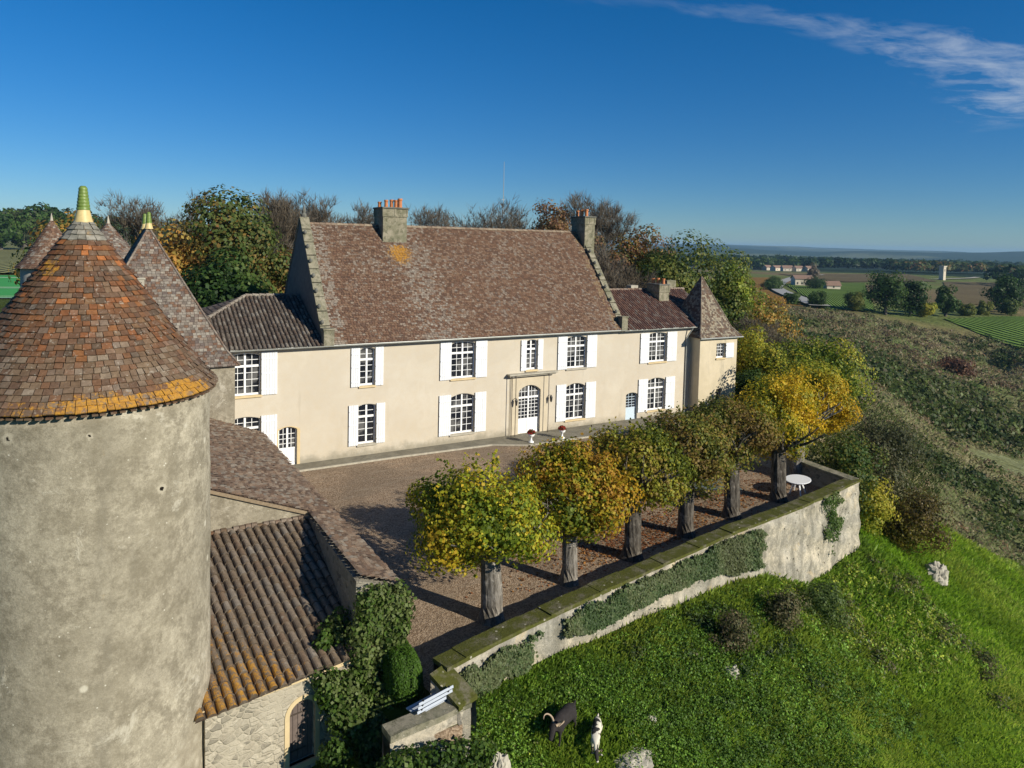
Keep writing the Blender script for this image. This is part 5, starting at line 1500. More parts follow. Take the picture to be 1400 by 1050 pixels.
bare('bare_tree', 'leaning grey twiggy tree low to the right of the turret roof', (42.0, 5.6, -.6), 7.0, .7, 1800, [(.11, .10, .06), (.13, .11, .07)], .2, .2)
# beyond the terrace, right of the turret
leafy('yellow_green_tree', 'yellow-green tree at the foot of the turret on its right', (36.5, .8, -.8), 6.6, (3.0, 3.0, 2.9), G_YG, 7000, .2, .2, seed=31)
leafy('yellow_green_tree', 'yellow-green tree behind the golden crowns, halfway to the scrub', (39.2, -3.4, -1.4), 6.7, (3.3, 3.2, 2.8), G_YG, 7500, .2, .2, seed=33)
leafy('yellow_green_tree', 'bright green-yellow tree just behind the farthest terrace tree', (33.6, -6.2, -1.4), 6.4, (3.0, 3, 2.6), G_YG, 7000, .2, .2, seed=35)
leafy('dark_shrub', 'dark green shrub in shade right beside the turret wall', (33.2, -.8, -.6), 3.6, (1.6, 1.6, 1.7), G_DK, 2500, .18, .1, cat='shrub', seed=37, trunk=False)
leafy('green_shrub', 'tall green shrub leaning over the far end wall of the terrace', (25.5, -14.4, -2.5), 4.7, (2.0, 2.0, 2.3), G_OL + G_DK[2:], 5000, .15, .1, cat='shrub', seed=39, trunk=False)
leafy('olive_shrub', 'dusty olive shrub behind the far corner of the retaining wall', (30.4, -13.6, -3.6), 6.3, (3.0, 2.6, 3.2), [(.06, .065, .03), (.085, .09, .04), (.11, .10, .05), (.05, .06, .025)], 5200, .15, .1, cat='shrub', seed=41, trunk=False, shell=.4)
leafy('yellow_shrub', 'small yellow-leaved bush at the outer foot of the wall corner', (26.0, -15.9, -3.3), 3.4, (1.3, 1.2, 1.7), G_YG[2:], 1500, .14, .1, cat='shrub', seed=43, trunk=False)
leafy('brown_shrub', 'round brown and yellow bush on the slope right of the wall corner', (29.4, -16.3, -5.2), 4.0, (2.3, 2.0, 1.9), [(.05, .045, .016), (.08, .06, .022), (.11, .08, .02), (.14, .12, .02)], 5200, .13, .1, cat='shrub', seed=45, trunk=False)
leafy('olive_shrub', 'dark olive shrub mound on the bank below the end of the long creeper', (12.0, -21.4, Hs(12, -21.4) - .1), 1.5, (1.15, .9, .85), [(.05, .075, .022), (.08, .10, .03), (.11, .11, .045), (.14, .12, .06)], 2200, .10, .08, cat='shrub', seed=61, trunk=False)
leafy('olive_shrub', 'brownish thorny shrub on the bank right above the small pale stone', (8.6, -22.0, Hs(8.6, -22.0) - .1), 1.3, (1.0, .8, .75), [(.07, .075, .03), (.11, .10, .045), (.16, .12, .07), (.09, .11, .035)], 1800, .09, .08, cat='shrub', seed=63, trunk=False)
leafy('green_shrub', 'dark green shrub at the wall foot where the bare pale end begins', (15.4, -20.6, Hs(15.4, -20.6) - .2), 1.7, (1.2, 1.0, .95), [(.04, .07, .02), (.06, .10, .025), (.09, .13, .035)], 2200, .10, .08, cat='shrub', seed=65, trunk=False)
# left skyline trees beyond the vineyard and the mast
for k, (x, y, h, wd, lb) in enumerate([(-64, 386, 19, 16, 'dark tree cut by the left picture edge beyond the pale vineyard'), (-54, 394, 21, 15, 'second dark skyline tree from the left edge'), (-45, 406, 24, 16, 'tall rounded dark tree on the skyline left of the small round tower'), (-36, 416, 24, 16, 'tall dark tree right behind the tip of the small round tower'), (-26, 436, 22, 16, 'dark tree between the small round tower and the near finial'), (-14, 458, 20, 16, 'dark skyline tree just left of the near cone tip'), (-2, 482, 21, 16, 'dark skyline tree behind the second grey cone'), (17, 522, 23, 20, 'dark skyline tree between the second grey cone and the twin finials'), (40, 575, 24, 22, 'dark far tree low behind the golden one')]):
    leafy('oak_tree', lb, (x, y, Hs(x, y)), h, (wd * .6, wd * .6, h * .46), G_DK + [(.05, .06, .03)], 3000, 1.7, 1.0, group='trees beyond the vineyard on the left skyline', freq=.06, seed=50 + k)
for k, (x, y, h, wd, lb, pal) in enumerate([(231, 112, 17, 13, 'biggest dark round tree of the field clump at right', G_DK), (243, 110, 15, 10, 'dark tree merging into the right side of the biggest field tree', G_DK), (221, 117, 8, 7, 'small green tree at the left foot of the field clump', G_OL), (262, 108, 12, 7.5, 'narrow dark conifer-like tree standing alone right of the field clump', G_DK), (312, 112, 15, 13, 'dark spreading tree at the right edge of the picture', G_DK), (330, 118, 17, 14, 'dark tree cut by the right picture edge', G_DK), (300, 104, 7, 7, 'low green tree before the ones at the right edge', G_OL), (285, 106, 6, 6, 'small bush tree in the hedge line above the green vineyard', G_OL), (274, 107, 5, 6, 'lowest bush in the hedge line above the green vineyard', G_OL), (210, 124, 6, 7, 'low round dark bush at the meadow edge', G_DK), (203, 130, 5, 6, 'small dark bush nearest the road bend', G_DK), (250, 108.5, 6, 7, 'yellowish bush below the dark field trees', G_YG), (296, 215, 6, 11, 'flat dark bush in the middle of the green meadow', G_DK), (352, 232, 7, 14, 'dark hedge clump before the pale farmhouse', G_DK), (398, 268, 15, 7, 'tall slim bare-looking tree right behind the farmhouse', G_TW), (340, 250, 6, 10, 'dark bush left of the farmhouse by the road', G_DK)]):
    leafy('field_tree', lb, (x, y, Hs(x, y) - .3), h, (wd * .52, wd * .52, h * .48), pal, 2400, .75 if h > 9 else .5, .5, group='trees standing among the far fields', freq=.1, seed=70 + k, trunk=h > 9)

# ---- far woods as masses, village, farm --------------------------------
def woods(name, line, depth, h, n, size, pal, seed, label):
    L = poly_sample(line, 6.0); k = rng.integers(0, len(L), n // 60)
    cxy = L[k] + rng.normal(0, depth, (len(k), 2)); hh = h * rng.uniform(.7, 1.15, len(k)); z = H(cxy[:, 0], cxy[:, 1])
    q = rng.integers(0, len(k), n); d = unit(rng.normal(size=(n, 3))); d[:, 2] = np.abs(d[:, 2]) * 1.1 - .1
    r = hh[q] * .5
    P = np.column_stack([cxy[q], z[q] + hh[q] * .45]) + d * r[:, None] * np.array([1.1, 1.1, 1])
    C = leaf_cols(P, pal, seed, .02)
    V, F, C = leafcloud(P, unit(d + rng.normal(0, .3, (n, 3))), size * rng.uniform(.7, 1.3, n), C)
    o = npmesh(name, V, F, C, M_LEAF); tag(o, label, 'wood', kind='stuff')
woods('woodland', [(640, 700), (760, 640), (900, 600), (1000, 560)], 14, 16, 16000, 5, G_DK, 1, 'dark wood beyond the village roofs')
woods('woodland', [(840, 470), (900, 460), (1000, 430), (1100, 400)], 16, 14, 16000, 5, G_DK + G_BR, 2, 'mixed dark and brown wood line past the brown fields')
woods('woodland', [(620, 220), (700, 230), (820, 270), (1000, 320)], 18, 17, 20000, 4.5, G_DK, 3, 'dark wood at the right edge behind the brown field')
woods('woodland', [(900, 1150), (1300, 1000), (1700, 800)], 90, 20, 30000, 11, G_DK, 4, 'forest belt in the far valley')
woods('woodland', [(700, 1700), (1300, 1700), (2000, 1300), (2400, 700)], 160, 20, 36000, 15, G_DK, 5, 'blue-green forest filling the distance')
def cottage(name, label, x, y, w, d, h, rz, group=None, wall=M_CREAM, cat='house', rh=2.2, wins=3):
    z = Hs(x, y); t = thing(name, label, cat, (x, y, z), group=group); OFF[t.name] = Vector((0, 0, 0)); t.rotation_euler = (0, 0, rz)
    m = MB(); m.box(-w/2, w/2, -d/2, d/2, -1, h)
    m.poly([(-w/2, -d/2, h), (-w/2, 0, h + rh), (-w/2, d/2, h)][::-1]); m.poly([(w/2, -d/2, h), (w/2, 0, h + rh), (w/2, d/2, h)])
    m.build('wall', wall, t)
    m = MB(); o = .5; k = rh / (d / 2)
    for s in (-1, 1):
        m.hexa([(-w/2 - o, s * (d/2 + o), h - o * k), (w/2 + o, s * (d/2 + o), h - o * k), (w/2 + o, 0, h + rh), (-w/2 - o, 0, h + rh), (-w/2 - o, s * (d/2 + o), h - o * k + .25), (w/2 + o, s * (d/2 + o), h - o * k + .25), (w/2 + o, 0, h + rh + .25), (-w/2 - o, 0, h + rh + .25)])
    m.build('roof', M_TROOF, t)
    for k in range(wins):
        m = MB(); xx = -w/2 + w * (k + .5) / wins; m.box(xx - .5, xx + .5, -d/2 - .03, -d/2 + .05, 1.0, 2.4); m.build('window', M_GLASS, t)
    return t
cottage('farmhouse', 'cream farmhouse with brown roof standing alone in the green meadow', 381, 263, 11.5, 7.5, 4.6, R(-30), rh=2.0, wins=4)
cottage('farm_shed', 'small low cream shed just right of the lone farmhouse', 364, 229, 8, 5, 2.6, R(-30), cat='shed', wins=1)
vl_ = ['leftmost small pale house of the distant village', 'village house with grey side next to the leftmost one', 'village house half hidden by the small round tree', 'long reddish-roofed village house in the middle', 'white-gabled village house right of the middle', 'brightest white village house near the right end', 'low village house farthest right', 'small house behind the village centre', 'pale house set back behind the long reddish-roofed one']
for k, (x, y, w_) in enumerate([(846, 745, 20), (775, 640, 14), (752, 604, 13), (735, 575, 22), (728, 555, 14), (742, 548, 15), (752, 541, 14), (800, 640, 14), (775, 590, 16)]):
    cottage('village_house', vl_[k], x, y, w_ * .75, 8, 4, R(-25 + 11 * (k % 4)), 'small houses of the distant village', rh=2.6, wins=2)
wt_ = thing('water_tower', 'tiny pale square tower standing among the far brown fields', 'tower', (652, 323, Hs(652, 323)))
m = MB(); m.box(650, 654, 321, 325, Hs(652, 323) - 1, Hs(652, 323) + 12); m.box(649.6, 654.4, 320.6, 325.4, Hs(652, 323) + 12, Hs(652, 323) + 13); m.build('wall', M_CREAM, wt_)
m = MB(); m.box(651.5, 652.5, 320.9, 320.98, Hs(652, 323) + 8, Hs(652, 323) + 10); m.build('window', M_GLASS, wt_)
ms = thing('radio_mast', 'thin tall antenna mast on the skyline behind the ridge', 'mast', (26.3, 27, 0))
m = MB(); m.tube([(26.3, 27, 0), (26.3, 27, 14), (26.3, 27, 21)], [.07, .05, .02], 6); m.build('pole', M_ZINC, ms)
m = MB(); m.bar((26.1, 27, 17), (26.5, 27, 17), .03); m.build('antenna', M_ZINC, ms)

# ---- ivy --------------------------------------------------------------
IVY = [(.035, .075, .012), (.055, .11, .016), (.08, .14, .022), (.11, .17, .035), (.15, .19, .06)]
IVYG = [(.07, .115, .04), (.10, .15, .055), (.13, .17, .07), (.17, .20, .09), (.12, .14, .06)]
def blobs(name, label, bl, n, size, pal, cat='ivy', shell=.75):
    P, Nn = [], []
    w = np.array([b[3] * b[4] + b[4] * b[5] + b[3] * b[5] for b in bl]); w = w / w.sum()
    for b, f in zip(bl, w):
        k = int(n * f); q = unit(rng.normal(size=(k, 3))); r = (shell + (1.08 - shell) * rng.random(k))[:, None] * (1 + .22 * fbm(q[:, 0] * 3 + b[0], q[:, 1] * 3 + q[:, 2] * 2, 1.5, 2, 5))[:, None]
        P.append(np.array(b[:3]) + q * r * np.array(b[3:6])); Nn.append(unit(q + rng.normal(0, .5, (k, 3))))
    P = np.concatenate(P); Nn = np.concatenate(Nn)
    V, F, C = leafcloud(P, Nn, size * rng.uniform(.6, 1.35, len(P)), leaf_cols(P, pal, 3, 1.1), .85)
    return tag(npmesh(name, V, F, C, M_LEAF), label, cat)
bl = []
for k in range(210):
    z = random.uniform(-3.2, 2.7); f = (2.7 - z) / 5.9
    xr = -3.35 - .55 * f + random.gauss(0, .1); xl = (-4.5 if z > 1.9 else -4.6 - 1.15 * min(1, (1.9 - z) / .9)) + (.3 if z < 0 else 0)
    x = random.uniform(xl, xr); yb = -20.55 - .35 * f - (.25 if x < -4.7 else 0)
    if x < -4.75 and z > .9: yb = -20.3 + random.uniform(-.3, .5); z = 1.22 + .31 * (yb + 20.9)
    if z < .4: yb -= (.4 - z) * 1.15; x -= (.4 - z) * .42; x = max(x, -5.9)
    r = random.uniform(.20, .42); bl.append((x, yb + random.uniform(-.15, .12), z, r, r * .8, r * random.uniform(.8, 1.5)))
blobs('ivy', 'glossy green ivy mass hanging over the end of the gallery wall beside the shed', bl, 34000, .11, IVY, shell=.5)
wall_n = np.array([.19, -.98, 0])
def wall_ivy(name, label, s0, s1, ztop, zlow, n, pal=IVYG, size=.11):
    """leaves clinging to the outer face between two x positions"""
    L = poly_sample(OUT, .2); xs = rng.uniform(s0, s1, n * 2); yl = np.interp(xs, L[:, 0], L[:, 1]); t = (xs - s0) / (s1 - s0)
    lo = np.array([zlow(a) for a in t]) + fbm(xs, xs * 0 + s0, 1.5, 3, 41) * .25; hi = np.array([ztop(a) for a in t]) + np.minimum(fbm(xs, xs * 0 + s0, 1.9, 3, 43) * .3, .1)
    z = lo + (hi - lo) * rng.random(n * 2); edge = fbm(xs, z * 1.6, 1.3, 3, 17)
    f = np.minimum(np.minimum((z - lo) * 1.3, (hi - z) * 2.0), (np.minimum(t, 1 - t) * (s1 - s0) - .45) * .9)
    k = edge * 1.3 + f * 1.6 + rng.normal(0, .16, len(f)) > .22
    xs, yl, z = xs[k], yl[k], z[k]
    d = rng.uniform(.02, .20, len(xs)) + .10 * (vnoise(xs * 2, z * 2, 5)) + (.9 - z) * .04
    P = np.column_stack([xs + .19 * d, yl - .98 * d, z]); Nn = unit(wall_n + np.array([0, 0, .35]) + rng.normal(0, .45, (len(xs), 3)))
    V, F, C = leafcloud(P, Nn, size * rng.uniform(.6, 1.3, len(P)), leaf_cols(P, pal, 6, .9), .7)
    tag(npmesh(name, V, F, C, M_LEAF), label, 'ivy')
wall_ivy('ivy', 'grey-green creeper patch on the retaining wall next to its near corner', -2.6, 1.05, lambda t: .72 - .1 * t, lambda t: -.55 + t * 0.5, 6500)
wall_ivy('ivy', 'longest dusty creeper strip along the middle of the retaining wall', 1.15, 13.6, lambda t: .86, lambda t: .05 - .45 * t - (1.6 * max(0, t - .6)), 24000)
wall_ivy('ivy', 'narrow hanging green vine on the bare pale end of the retaining wall', 18.2, 20.4, lambda t: 1.0, lambda t: -1.9 + 3.0 * abs(t - .5), 2200, IVY)
# trimmed hedge beside the ivy
hd = thing('hedge', 'smooth clipped green hedge with rounded end between ivy and gravel', 'hedge', (-3.4, -21.2, 0))
P_, n_ = [], 9000
q = unit(rng.normal(size=(n_, 3))); q[:, 2] = np.abs(q[:, 2]); s_ = np.sign(q) * np.abs(q) ** .62
P = np.array([-3.6, -20.75, 0]) + s_ * np.array([.52, 1.15, 1.2]) * rng.uniform(.97, 1.03, (n_, 1))
V, F, C = leafcloud(P, unit(q + rng.normal(0, .35, (n_, 3))), .06 * rng.uniform(.7, 1.3, n_), leaf_cols(P, [(.045, .10, .010), (.06, .13, .013), (.075, .15, .016)], 2, 1.5), .7)
npmesh('foliage', V, F, C, M_LEAF, hd)
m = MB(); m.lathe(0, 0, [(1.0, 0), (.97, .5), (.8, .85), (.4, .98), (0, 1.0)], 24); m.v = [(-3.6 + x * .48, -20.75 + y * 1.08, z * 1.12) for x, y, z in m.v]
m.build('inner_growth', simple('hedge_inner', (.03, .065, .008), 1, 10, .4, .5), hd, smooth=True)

# ---- grass and weeds on the near slope ---------------------------------
def vis_scatter(n, rmin, rmax, a0, a1, fn):
    r = np.exp(rng.uniform(math.log(rmin), math.log(rmax), n)); a = np.radians(rng.uniform(a0, a1, n))
    x = CX0 + r * np.sin(a); y = CY0 + r * np.cos(a); k = fn(x, y); return x[k], y[k], r[k]
LO = poly_sample(OUT, .3)
def outside(x, y):
    yl = np.interp(x, LO[:, 0], LO[:, 1]); o = y < yl - .15
    o &= ~((x > 22.4) & (y > -10.5 - .03 * x)); o |= (x > 22.9) & (y < -10.8 - .03 * x)
    o &= ~((x < -2.2) & (y > -23.5)); o &= ~((x < -8) & (y > -23)); o &= ~((x < -4.4) & (y > -21.8))
    return o
def tufts(name, label, x, y, hgt, wdt, C, lean=.35, down=.35):
    z = H(x, y) - .03; n = len(x); a = rng.uniform(0, 6.283, n); u = np.column_stack([np.cos(a), np.sin(a), np.zeros(n)])
    l = np.column_stack([rng.normal(0, lean, n) + .12, rng.normal(0, lean, n) - down, np.ones(n)]); b = np.column_stack([x, y, z])
    hgt = hgt[:, None]; wdt = wdt[:, None]
    V = np.stack([b - u * wdt * .3, b + u * wdt * .3, b + u * wdt * .5 + l * hgt * .7, b + l * hgt], 1).reshape(-1, 3)
    return tag(npmesh(name, V, np.arange(4 * n).reshape(n, 4), C, M_LEAF), label, 'grass', kind='stuff')
x, y, r_ = vis_scatter(330000, 15, 75, 10, 75, outside)
w1 = fbm(x, y, .22, 4, 31); dw = np.interp(x, LO[:, 0], LO[:, 1]) - y
near = np.clip(1 - dw / 5.5, 0, 1) * (x < 24)
sc = np.clip(r_ / 26, .7, 2.6)
rough_ = np.clip(near * 1.3 + w1 * 1.2, 0, 1)
h_ = (.13 + .18 * rough_ * rng.random(len(x)) + .04 * rng.random(len(x))) * sc ** .8; wd_ = .05 * sc * (1 + rough_)
C = leaf_cols(np.column_stack([x, y, 0 * x]), [(.15, .27, .018), (.19, .32, .022), (.23, .37, .028), (.28, .41, .04), (.34, .42, .07)], 12, .16, .3)
fine = fbm(x, y, .9, 3, 44)[:, None]; C = C * (1 + .55 * fine)
C = mixc(C, (.13, .20, .035), rough_ * .5)
yel = np.clip(fbm(x, y, .12, 3, 51) * 3 - .5, 0, 1); C = mixc(C, (.34, .36, .05), yel * .45)
tufts('grass', 'green grass covering the slope below the wall', x, y, h_, wd_, C)
# nettles, brambles and ivy clumps below the wall
def clumps(name, label, cx, cy, rad, hh, per, size, pal, cat='undergrowth', zoff=0, seed=3, shell=.5):
    n = len(cx); q = np.repeat(np.arange(n), per); N_ = len(q); d = unit(rng.normal(size=(N_, 3))); d[:, 2] = np.abs(d[:, 2])
    rr = (shell + (1.05 - shell) * rng.random(N_)) * (1 + .2 * vnoise(d[:, 0] * 3 + q, d[:, 1] * 3, 2))
    z = H(cx, cy)
    P = np.column_stack([cx[q], cy[q], z[q] + zoff]) + d * rr[:, None] * np.column_stack([rad[q], rad[q], hh[q]])
    C = leaf_cols(np.column_stack([cx[q], cy[q], z[q]]), pal, seed, .13, .0) * rng.uniform(.7, 1.3, N_)[:, None]
    C = C * (1 + .25 * rng.normal(size=n))[q][:, None].clip(.5, 1.6)
    V, F, C = leafcloud(P, unit(d + rng.normal(0, .45, (N_, 3))), size[q] * rng.uniform(.6, 1.4, N_), C, .75)
    return tag(npmesh(name, V, F, C, M_LEAF), label, cat, kind='stuff')
x, y, r_ = vis_scatter(17000, 15, 52, 10, 68, outside)
dw = np.interp(x, LO[:, 0], LO[:, 1]) - y; k = (dw > .3) & (dw < 6.5 * np.clip(1.0 + .5 * fbm(x, y, .3, 3, 8), .2, 2)) & (rng.random(len(x)) < np.clip(1.15 - dw / 6.0 + fbm(x, y, .35, 2, 61) * 1.0, 0.05, 1)) & (x < 24.5) & ((x - .8) ** 2 / 2.2 + (y + 23.9) ** 2 / .9 > 1)
x, y, r_ = x[k], y[k], r_[k]; n = len(x); print('clumps', n)
dw = np.interp(x, LO[:, 0], LO[:, 1]) - y; s_ = rng.uniform(.14, .50, n) * np.clip(.35 + dw * .45 + .5 * (fbm(x, y, .6, 2, 66) > .15), .4, 1)
clumps('undergrowth', 'nettles, brambles and ivy growing along the foot of the retaining wall', x, y, s_, s_ * rng.uniform(.5, 1.1, n), 58, np.full(n, .066) * np.clip(r_ / 22, .9, 1.8), [(.09, .17, .025), (.13, .25, .03), (.18, .31, .035), (.22, .36, .045), (.22, .24, .07), (.36, .40, .05)])
x, y, r_ = vis_scatter(1500, 17, 52, 14, 68, outside)
dw = np.interp(x, LO[:, 0], LO[:, 1]) - y
k = (x > 4) & (x < 25) & (dw > .7) & (dw < 1.2 + 4.2 * np.clip((x - 2) / 14, 0, 1) * (1 + fbm(x, y, .4, 2, 63))) & (rng.random(len(x)) < np.clip(.40 + 1.3 * fbm(x, y, .3, 3, 64), .02, 1))
x, y, r_, dw = x[k], y[k], r_[k], dw[k]; n = len(x); s_ = rng.uniform(.35, .85, n) * np.clip(.4 + dw * .3, .5, 1); print('bank', n)
clumps('bramble_bank', 'rough dark bramble and shrub tangle on the bank below the retaining wall', x, y, s_, s_ * rng.uniform(.6, 1.0, n), 170, np.full(n, .10), [(.05, .085, .022), (.075, .12, .028), (.11, .15, .035), (.15, .17, .05), (.14, .115, .06), (.20, .21, .05), (.09, .12, .06)], zoff=.05, seed=23, shell=.35)
# scrub covering the hillside to the right
def brushf(x, y):
    r = np.hypot(x - CX0, y - CY0)
    return (x > 26) & (y > -11.5 - .03 * x) & (r < 262) & ~((np.abs((y - 15.5) - .12 * (x - 100) + 7 * np.sin((x - 100) * .05)) < 4.5) & (x > 99) & (x < 170)) & ~((x > 217) & (y < 62 + (x - 217) * 1.2)) & ~((x < 60) & (y > 9) & (x - 26 < y * .8)) & ~((x < 33) & (y > -4.5))
x, y, r_ = vis_scatter(12000, 42, 262, 50, 80, brushf)
den = fbm(x * .38, y, .06, 4, 91)
yb = y - .12 * (x - 100)
bias = np.exp(-((yb - np.where(x > 98, 32, 24)) / 9.0) ** 2) * .55 + np.exp(-((yb + 1) / 9.0) ** 2) * .40 - np.clip((yb - 48) / 60, 0, .35)
k = rng.random(len(x)) < np.clip(.06 + bias + den * 2.0, .015, .75); x, y, r_, den, bias = x[k], y[k], r_[k], den[k], bias[k]
n = len(x); s_ = rng.uniform(.55, 1.35, n) * (1 + 1.1 * np.clip(den + bias * .5, 0, 1)) * np.clip(r_ / 100, .6, 1.5); print('brush', n)
clumps('hillside_scrub', 'dark green and brown scrub covering the hillside at right', x, y, s_, s_ * rng.uniform(.5, .95, n), 46, np.clip(s_ * .30, .13, .7), [(.04, .065, .02), (.056, .09, .025), (.08, .115, .033), (.11, .14, .043), (.16, .15, .075), (.10, .13, .038)], cat='scrub', seed=14, shell=.7)
x, y, r_ = vis_scatter(3800, 42, 262, 50, 80, brushf); yb = y - .12 * (x - 100)
k = (yb > 34) | (rng.random(len(x)) < .25); x, y, r_ = x[k], y[k], r_[k]; n = len(x)
s_ = rng.uniform(.5, 1.3, n) * np.clip(r_ / 110, .6, 1.7)
clumps('hillside_scrub', 'brown, tan and rust dead bracken and thorn bushes in the upper scrub', x, y, s_, s_ * rng.uniform(.4, .7, n), 30, np.clip(s_ * .30, .14, .7), [(.19, .14, .085), (.24, .19, .115), (.17, .13, .075), (.20, .12, .07), (.27, .23, .135), (.15, .17, .065)], cat='scrub', seed=15, shell=.6)
x, y, r_ = vis_scatter(60000, 42, 262, 50, 80, brushf)
C = leaf_cols(np.column_stack([x, y, 0 * x]), [(.18, .18, .075), (.23, .21, .10), (.29, .25, .135), (.18, .22, .07), (.33, .28, .16)], 19, .05, .3)
tufts('dry_grass', 'dry brown grass between the scrub on the hillside', x, y, .3 * np.clip(r_ / 90, .6, 2.0) * rng.uniform(.4, 1.3, len(x)), .26 * np.clip(r_ / 90, .5, 2.5), C, .7, .0)
leafy('red_shrub', 'lone reddish bush among the far scrub of the hillside', (165, 52, Hs(165, 52) - 1), 5.0, (4.5, 4.5, 2.6), [(.13, .06, .04), (.16, .08, .045), (.11, .06, .04)], 1800, .5, .1, cat='shrub', trunk=False, seed=90)
# grass on the plateau edges close to the manor
x, y, r_ = vis_scatter(60000, 40, 110, 30, 62, lambda x, y: (x > 31.8) & (x < 75) & (y > -9) & (y < 30))
C = leaf_cols(np.column_stack([x, y, 0 * x]), [(.05, .075, .016), (.075, .10, .02), (.10, .11, .03)], 21, .2, .3)
tufts('plateau_grass', 'rough grass beyond the turret', x, y, .28 * rng.uniform(.5, 1.3, len(x)), np.full(len(x), .16), C)
# stones showing through the slope
def rock(label, x, y, s, seed, sink=.3, flat=.7):
    m = MB(); import_r = 10
    for i in range(9):
        for j in range(16): pass
    prof = [(math.sin(math.pi * i / 9), math.cos(math.pi * i / 9)) for i in range(10)]
    prof = [(math.sin(math.pi * i / 22), math.cos(math.pi * i / 22)) for i in range(23)]
    m.lathe(0, 0, [(p[0] * s, p[1] * s) for p in reversed(prof)], 32); z0 = Hs(x, y)
    v = []
    for a, b, c in m.v:
        k = 1 + .5 * fb(a / s + seed, b / s, c / s, 1.3) + .35 * fb(a / s, b / s + seed, c / s, 4.0); v.append((x + a * k, y + b * k * .8, z0 + s * (flat - sink) * .5 + c * k * flat))
    m.v = v; o = m.build('boulder', M_STONE, None, smooth=False); return tag(o, label, 'rock')
rock('pale rock outcrop below the brown bush on the slope', 29.9, -17.5, .75, 3, flat=1.0, sink=.75)
rock('small pale stone showing in the weeds below the middle of the wall', 7.6, -22.9, .3, 5)
rock('flat pale stone patch at the bottom edge near the goats', 2.0, -24.5, .6, 8, flat=.3)
rock('upright pale stone in the ivy below the bench', -2.0, -23.9, .32, 9, flat=1.6)
rock('tiny pale stone right of the goats', 3.3, -23.7, .2, 11)
# ivy ground below the low parapet
blobs('ivy', 'dark ivy blanket hanging outside the low parapet below the bench', [(-4.6, -23.75, -.2, .7, .35, .55), (-3.7, -23.8, -.35, .8, .4, .6), (-2.9, -23.9, -.5, .8, .4, .6), (-4.2, -24.1, -1.1, 1.0, .5, .7), (-3.0, -24.3, -1.2, 1.1, .5, .6), (-5.1, -23.9, -1.3, .8, .6, .9), (-5.3, -22.8, -1.6, .8, .8, 1.0)], 8000, .11, IVY)
# fallen leaves on the gravel
n = 5200; tx = rng.choice([8.5, 11.5, 14.8, 18.0, 4.5, 20.5, 6.5], n, p=[.26, .2, .14, .12, .08, .06, .14]); x = tx + rng.normal(.6, 1.9, n); y = np.interp(tx, [0, 23], [-19, -14.2]) + np.abs(rng.normal(0, 1.9, n)) + .1
P = np.column_stack([x, y, rng.uniform(.015, .035, n)]); k = (y > np.interp(x, LO[:, 0], LO[:, 1]) + .6) & (x < 22) & (y < -3); P = P[k]; n = len(P)
V, F, C = leafcloud(P, unit(np.array([0, 0, 1]) + rng.normal(0, .3, (n, 3))), rng.uniform(.07, .14, n), leaf_cols(P, [(.16, .06, .02), (.22, .08, .025), (.12, .055, .025), (.26, .12, .03)], 4, 1, .3), .8)
tag(npmesh('fallen_leaves', V, F, C, M_LITTER), 'fallen brown and orange leaves under the row of trees', 'leaves', kind='stuff')

# ================================================================== OBJECTS ON THE TERRACE
t = thing('garden_bench', 'pale grey-blue slatted bench standing by the low parapet at the near corner', 'bench', (-3.4, -22.7, 0), R(14))
for k, (yy, zz) in enumerate(((-.10, .46), (.02, .46), (.14, .46), (.26, .455))):
    m = MB(); m.box(-.56, .56, yy - .045, yy + .045, zz, zz + .03); m.build('seat_slat', M_BENCH, t, bevel=.006)
for zz, yy in ((.58, -.18), (.71, -.21), (.84, -.245)):
    m = MB(); m.bar((-.56, yy, zz), (.56, yy, zz), .022, .07, (0, .25, 1)); m.build('back_slat', M_BENCH, t, bevel=.006)
for sx in (-.42, .42):
    m = MB(); m.bar((sx, .24, 0.0), (sx, .2, .46), .05); m.bar((sx, -.14, 0), (sx, -.14, .46), .05); m.bar((sx, -.13, .44), (sx, -.235, .9), .045); m.bar((sx, -.15, .44), (sx, .28, .44), .045); m.build('frame', M_BLACK, t)
t = thing('round_table', 'white plastic oval garden table under the farthest trees', 'table', (20.2, -15.55, 0), R(20))
m = MB(); m.lathe(0, 0, [(0, .70), (.80, .70), (.83, .715), (.83, .735), (.80, .745), (0, .745)], 36); m.v = [(x, y * .74, z) for x, y, z in m.v]; m.build('tabletop', M_PLAST, t)
m = MB(); m.lathe(0, 0, [(.62, .62), (.66, .7), (.64, .7), (.6, .62)], 30); m.v = [(x, y * .74, z) for x, y, z in m.v]; m.build('apron', M_PLAST, t)
for k in range(4):
    a = R(45 + 90 * k); c, s = math.cos(a), math.sin(a) * .8
    m = MB(); m.bar((c * .16, s * .16, .62), (c * .34, s * .34, .36), .07); m.bar((c * .34, s * .34, .37), (c * .5, s * .5, .0), .06); m.build('leg', M_PLAST, t)
t = thing('ping_pong_table', 'slate green table-tennis table standing behind the fifth trunk', 'table', (15.45, -14.05, 0), R(-28))
m = MB(); m.box(-1.37, 1.37, -.76, .76, .735, .76); m.build('tabletop', M_TTOP, t)
m = MB(); m.box(-1.33, 1.33, -.72, .72, .67, .733); m.build('frame', M_BLACK, t)
for sx in (-1.1, 1.1):
    for sy in (-.6, .6):
        m = MB(); m.box(sx - .035, sx + .035, sy - .035, sy + .035, 0, .68); m.build('leg', M_ZINC, t)
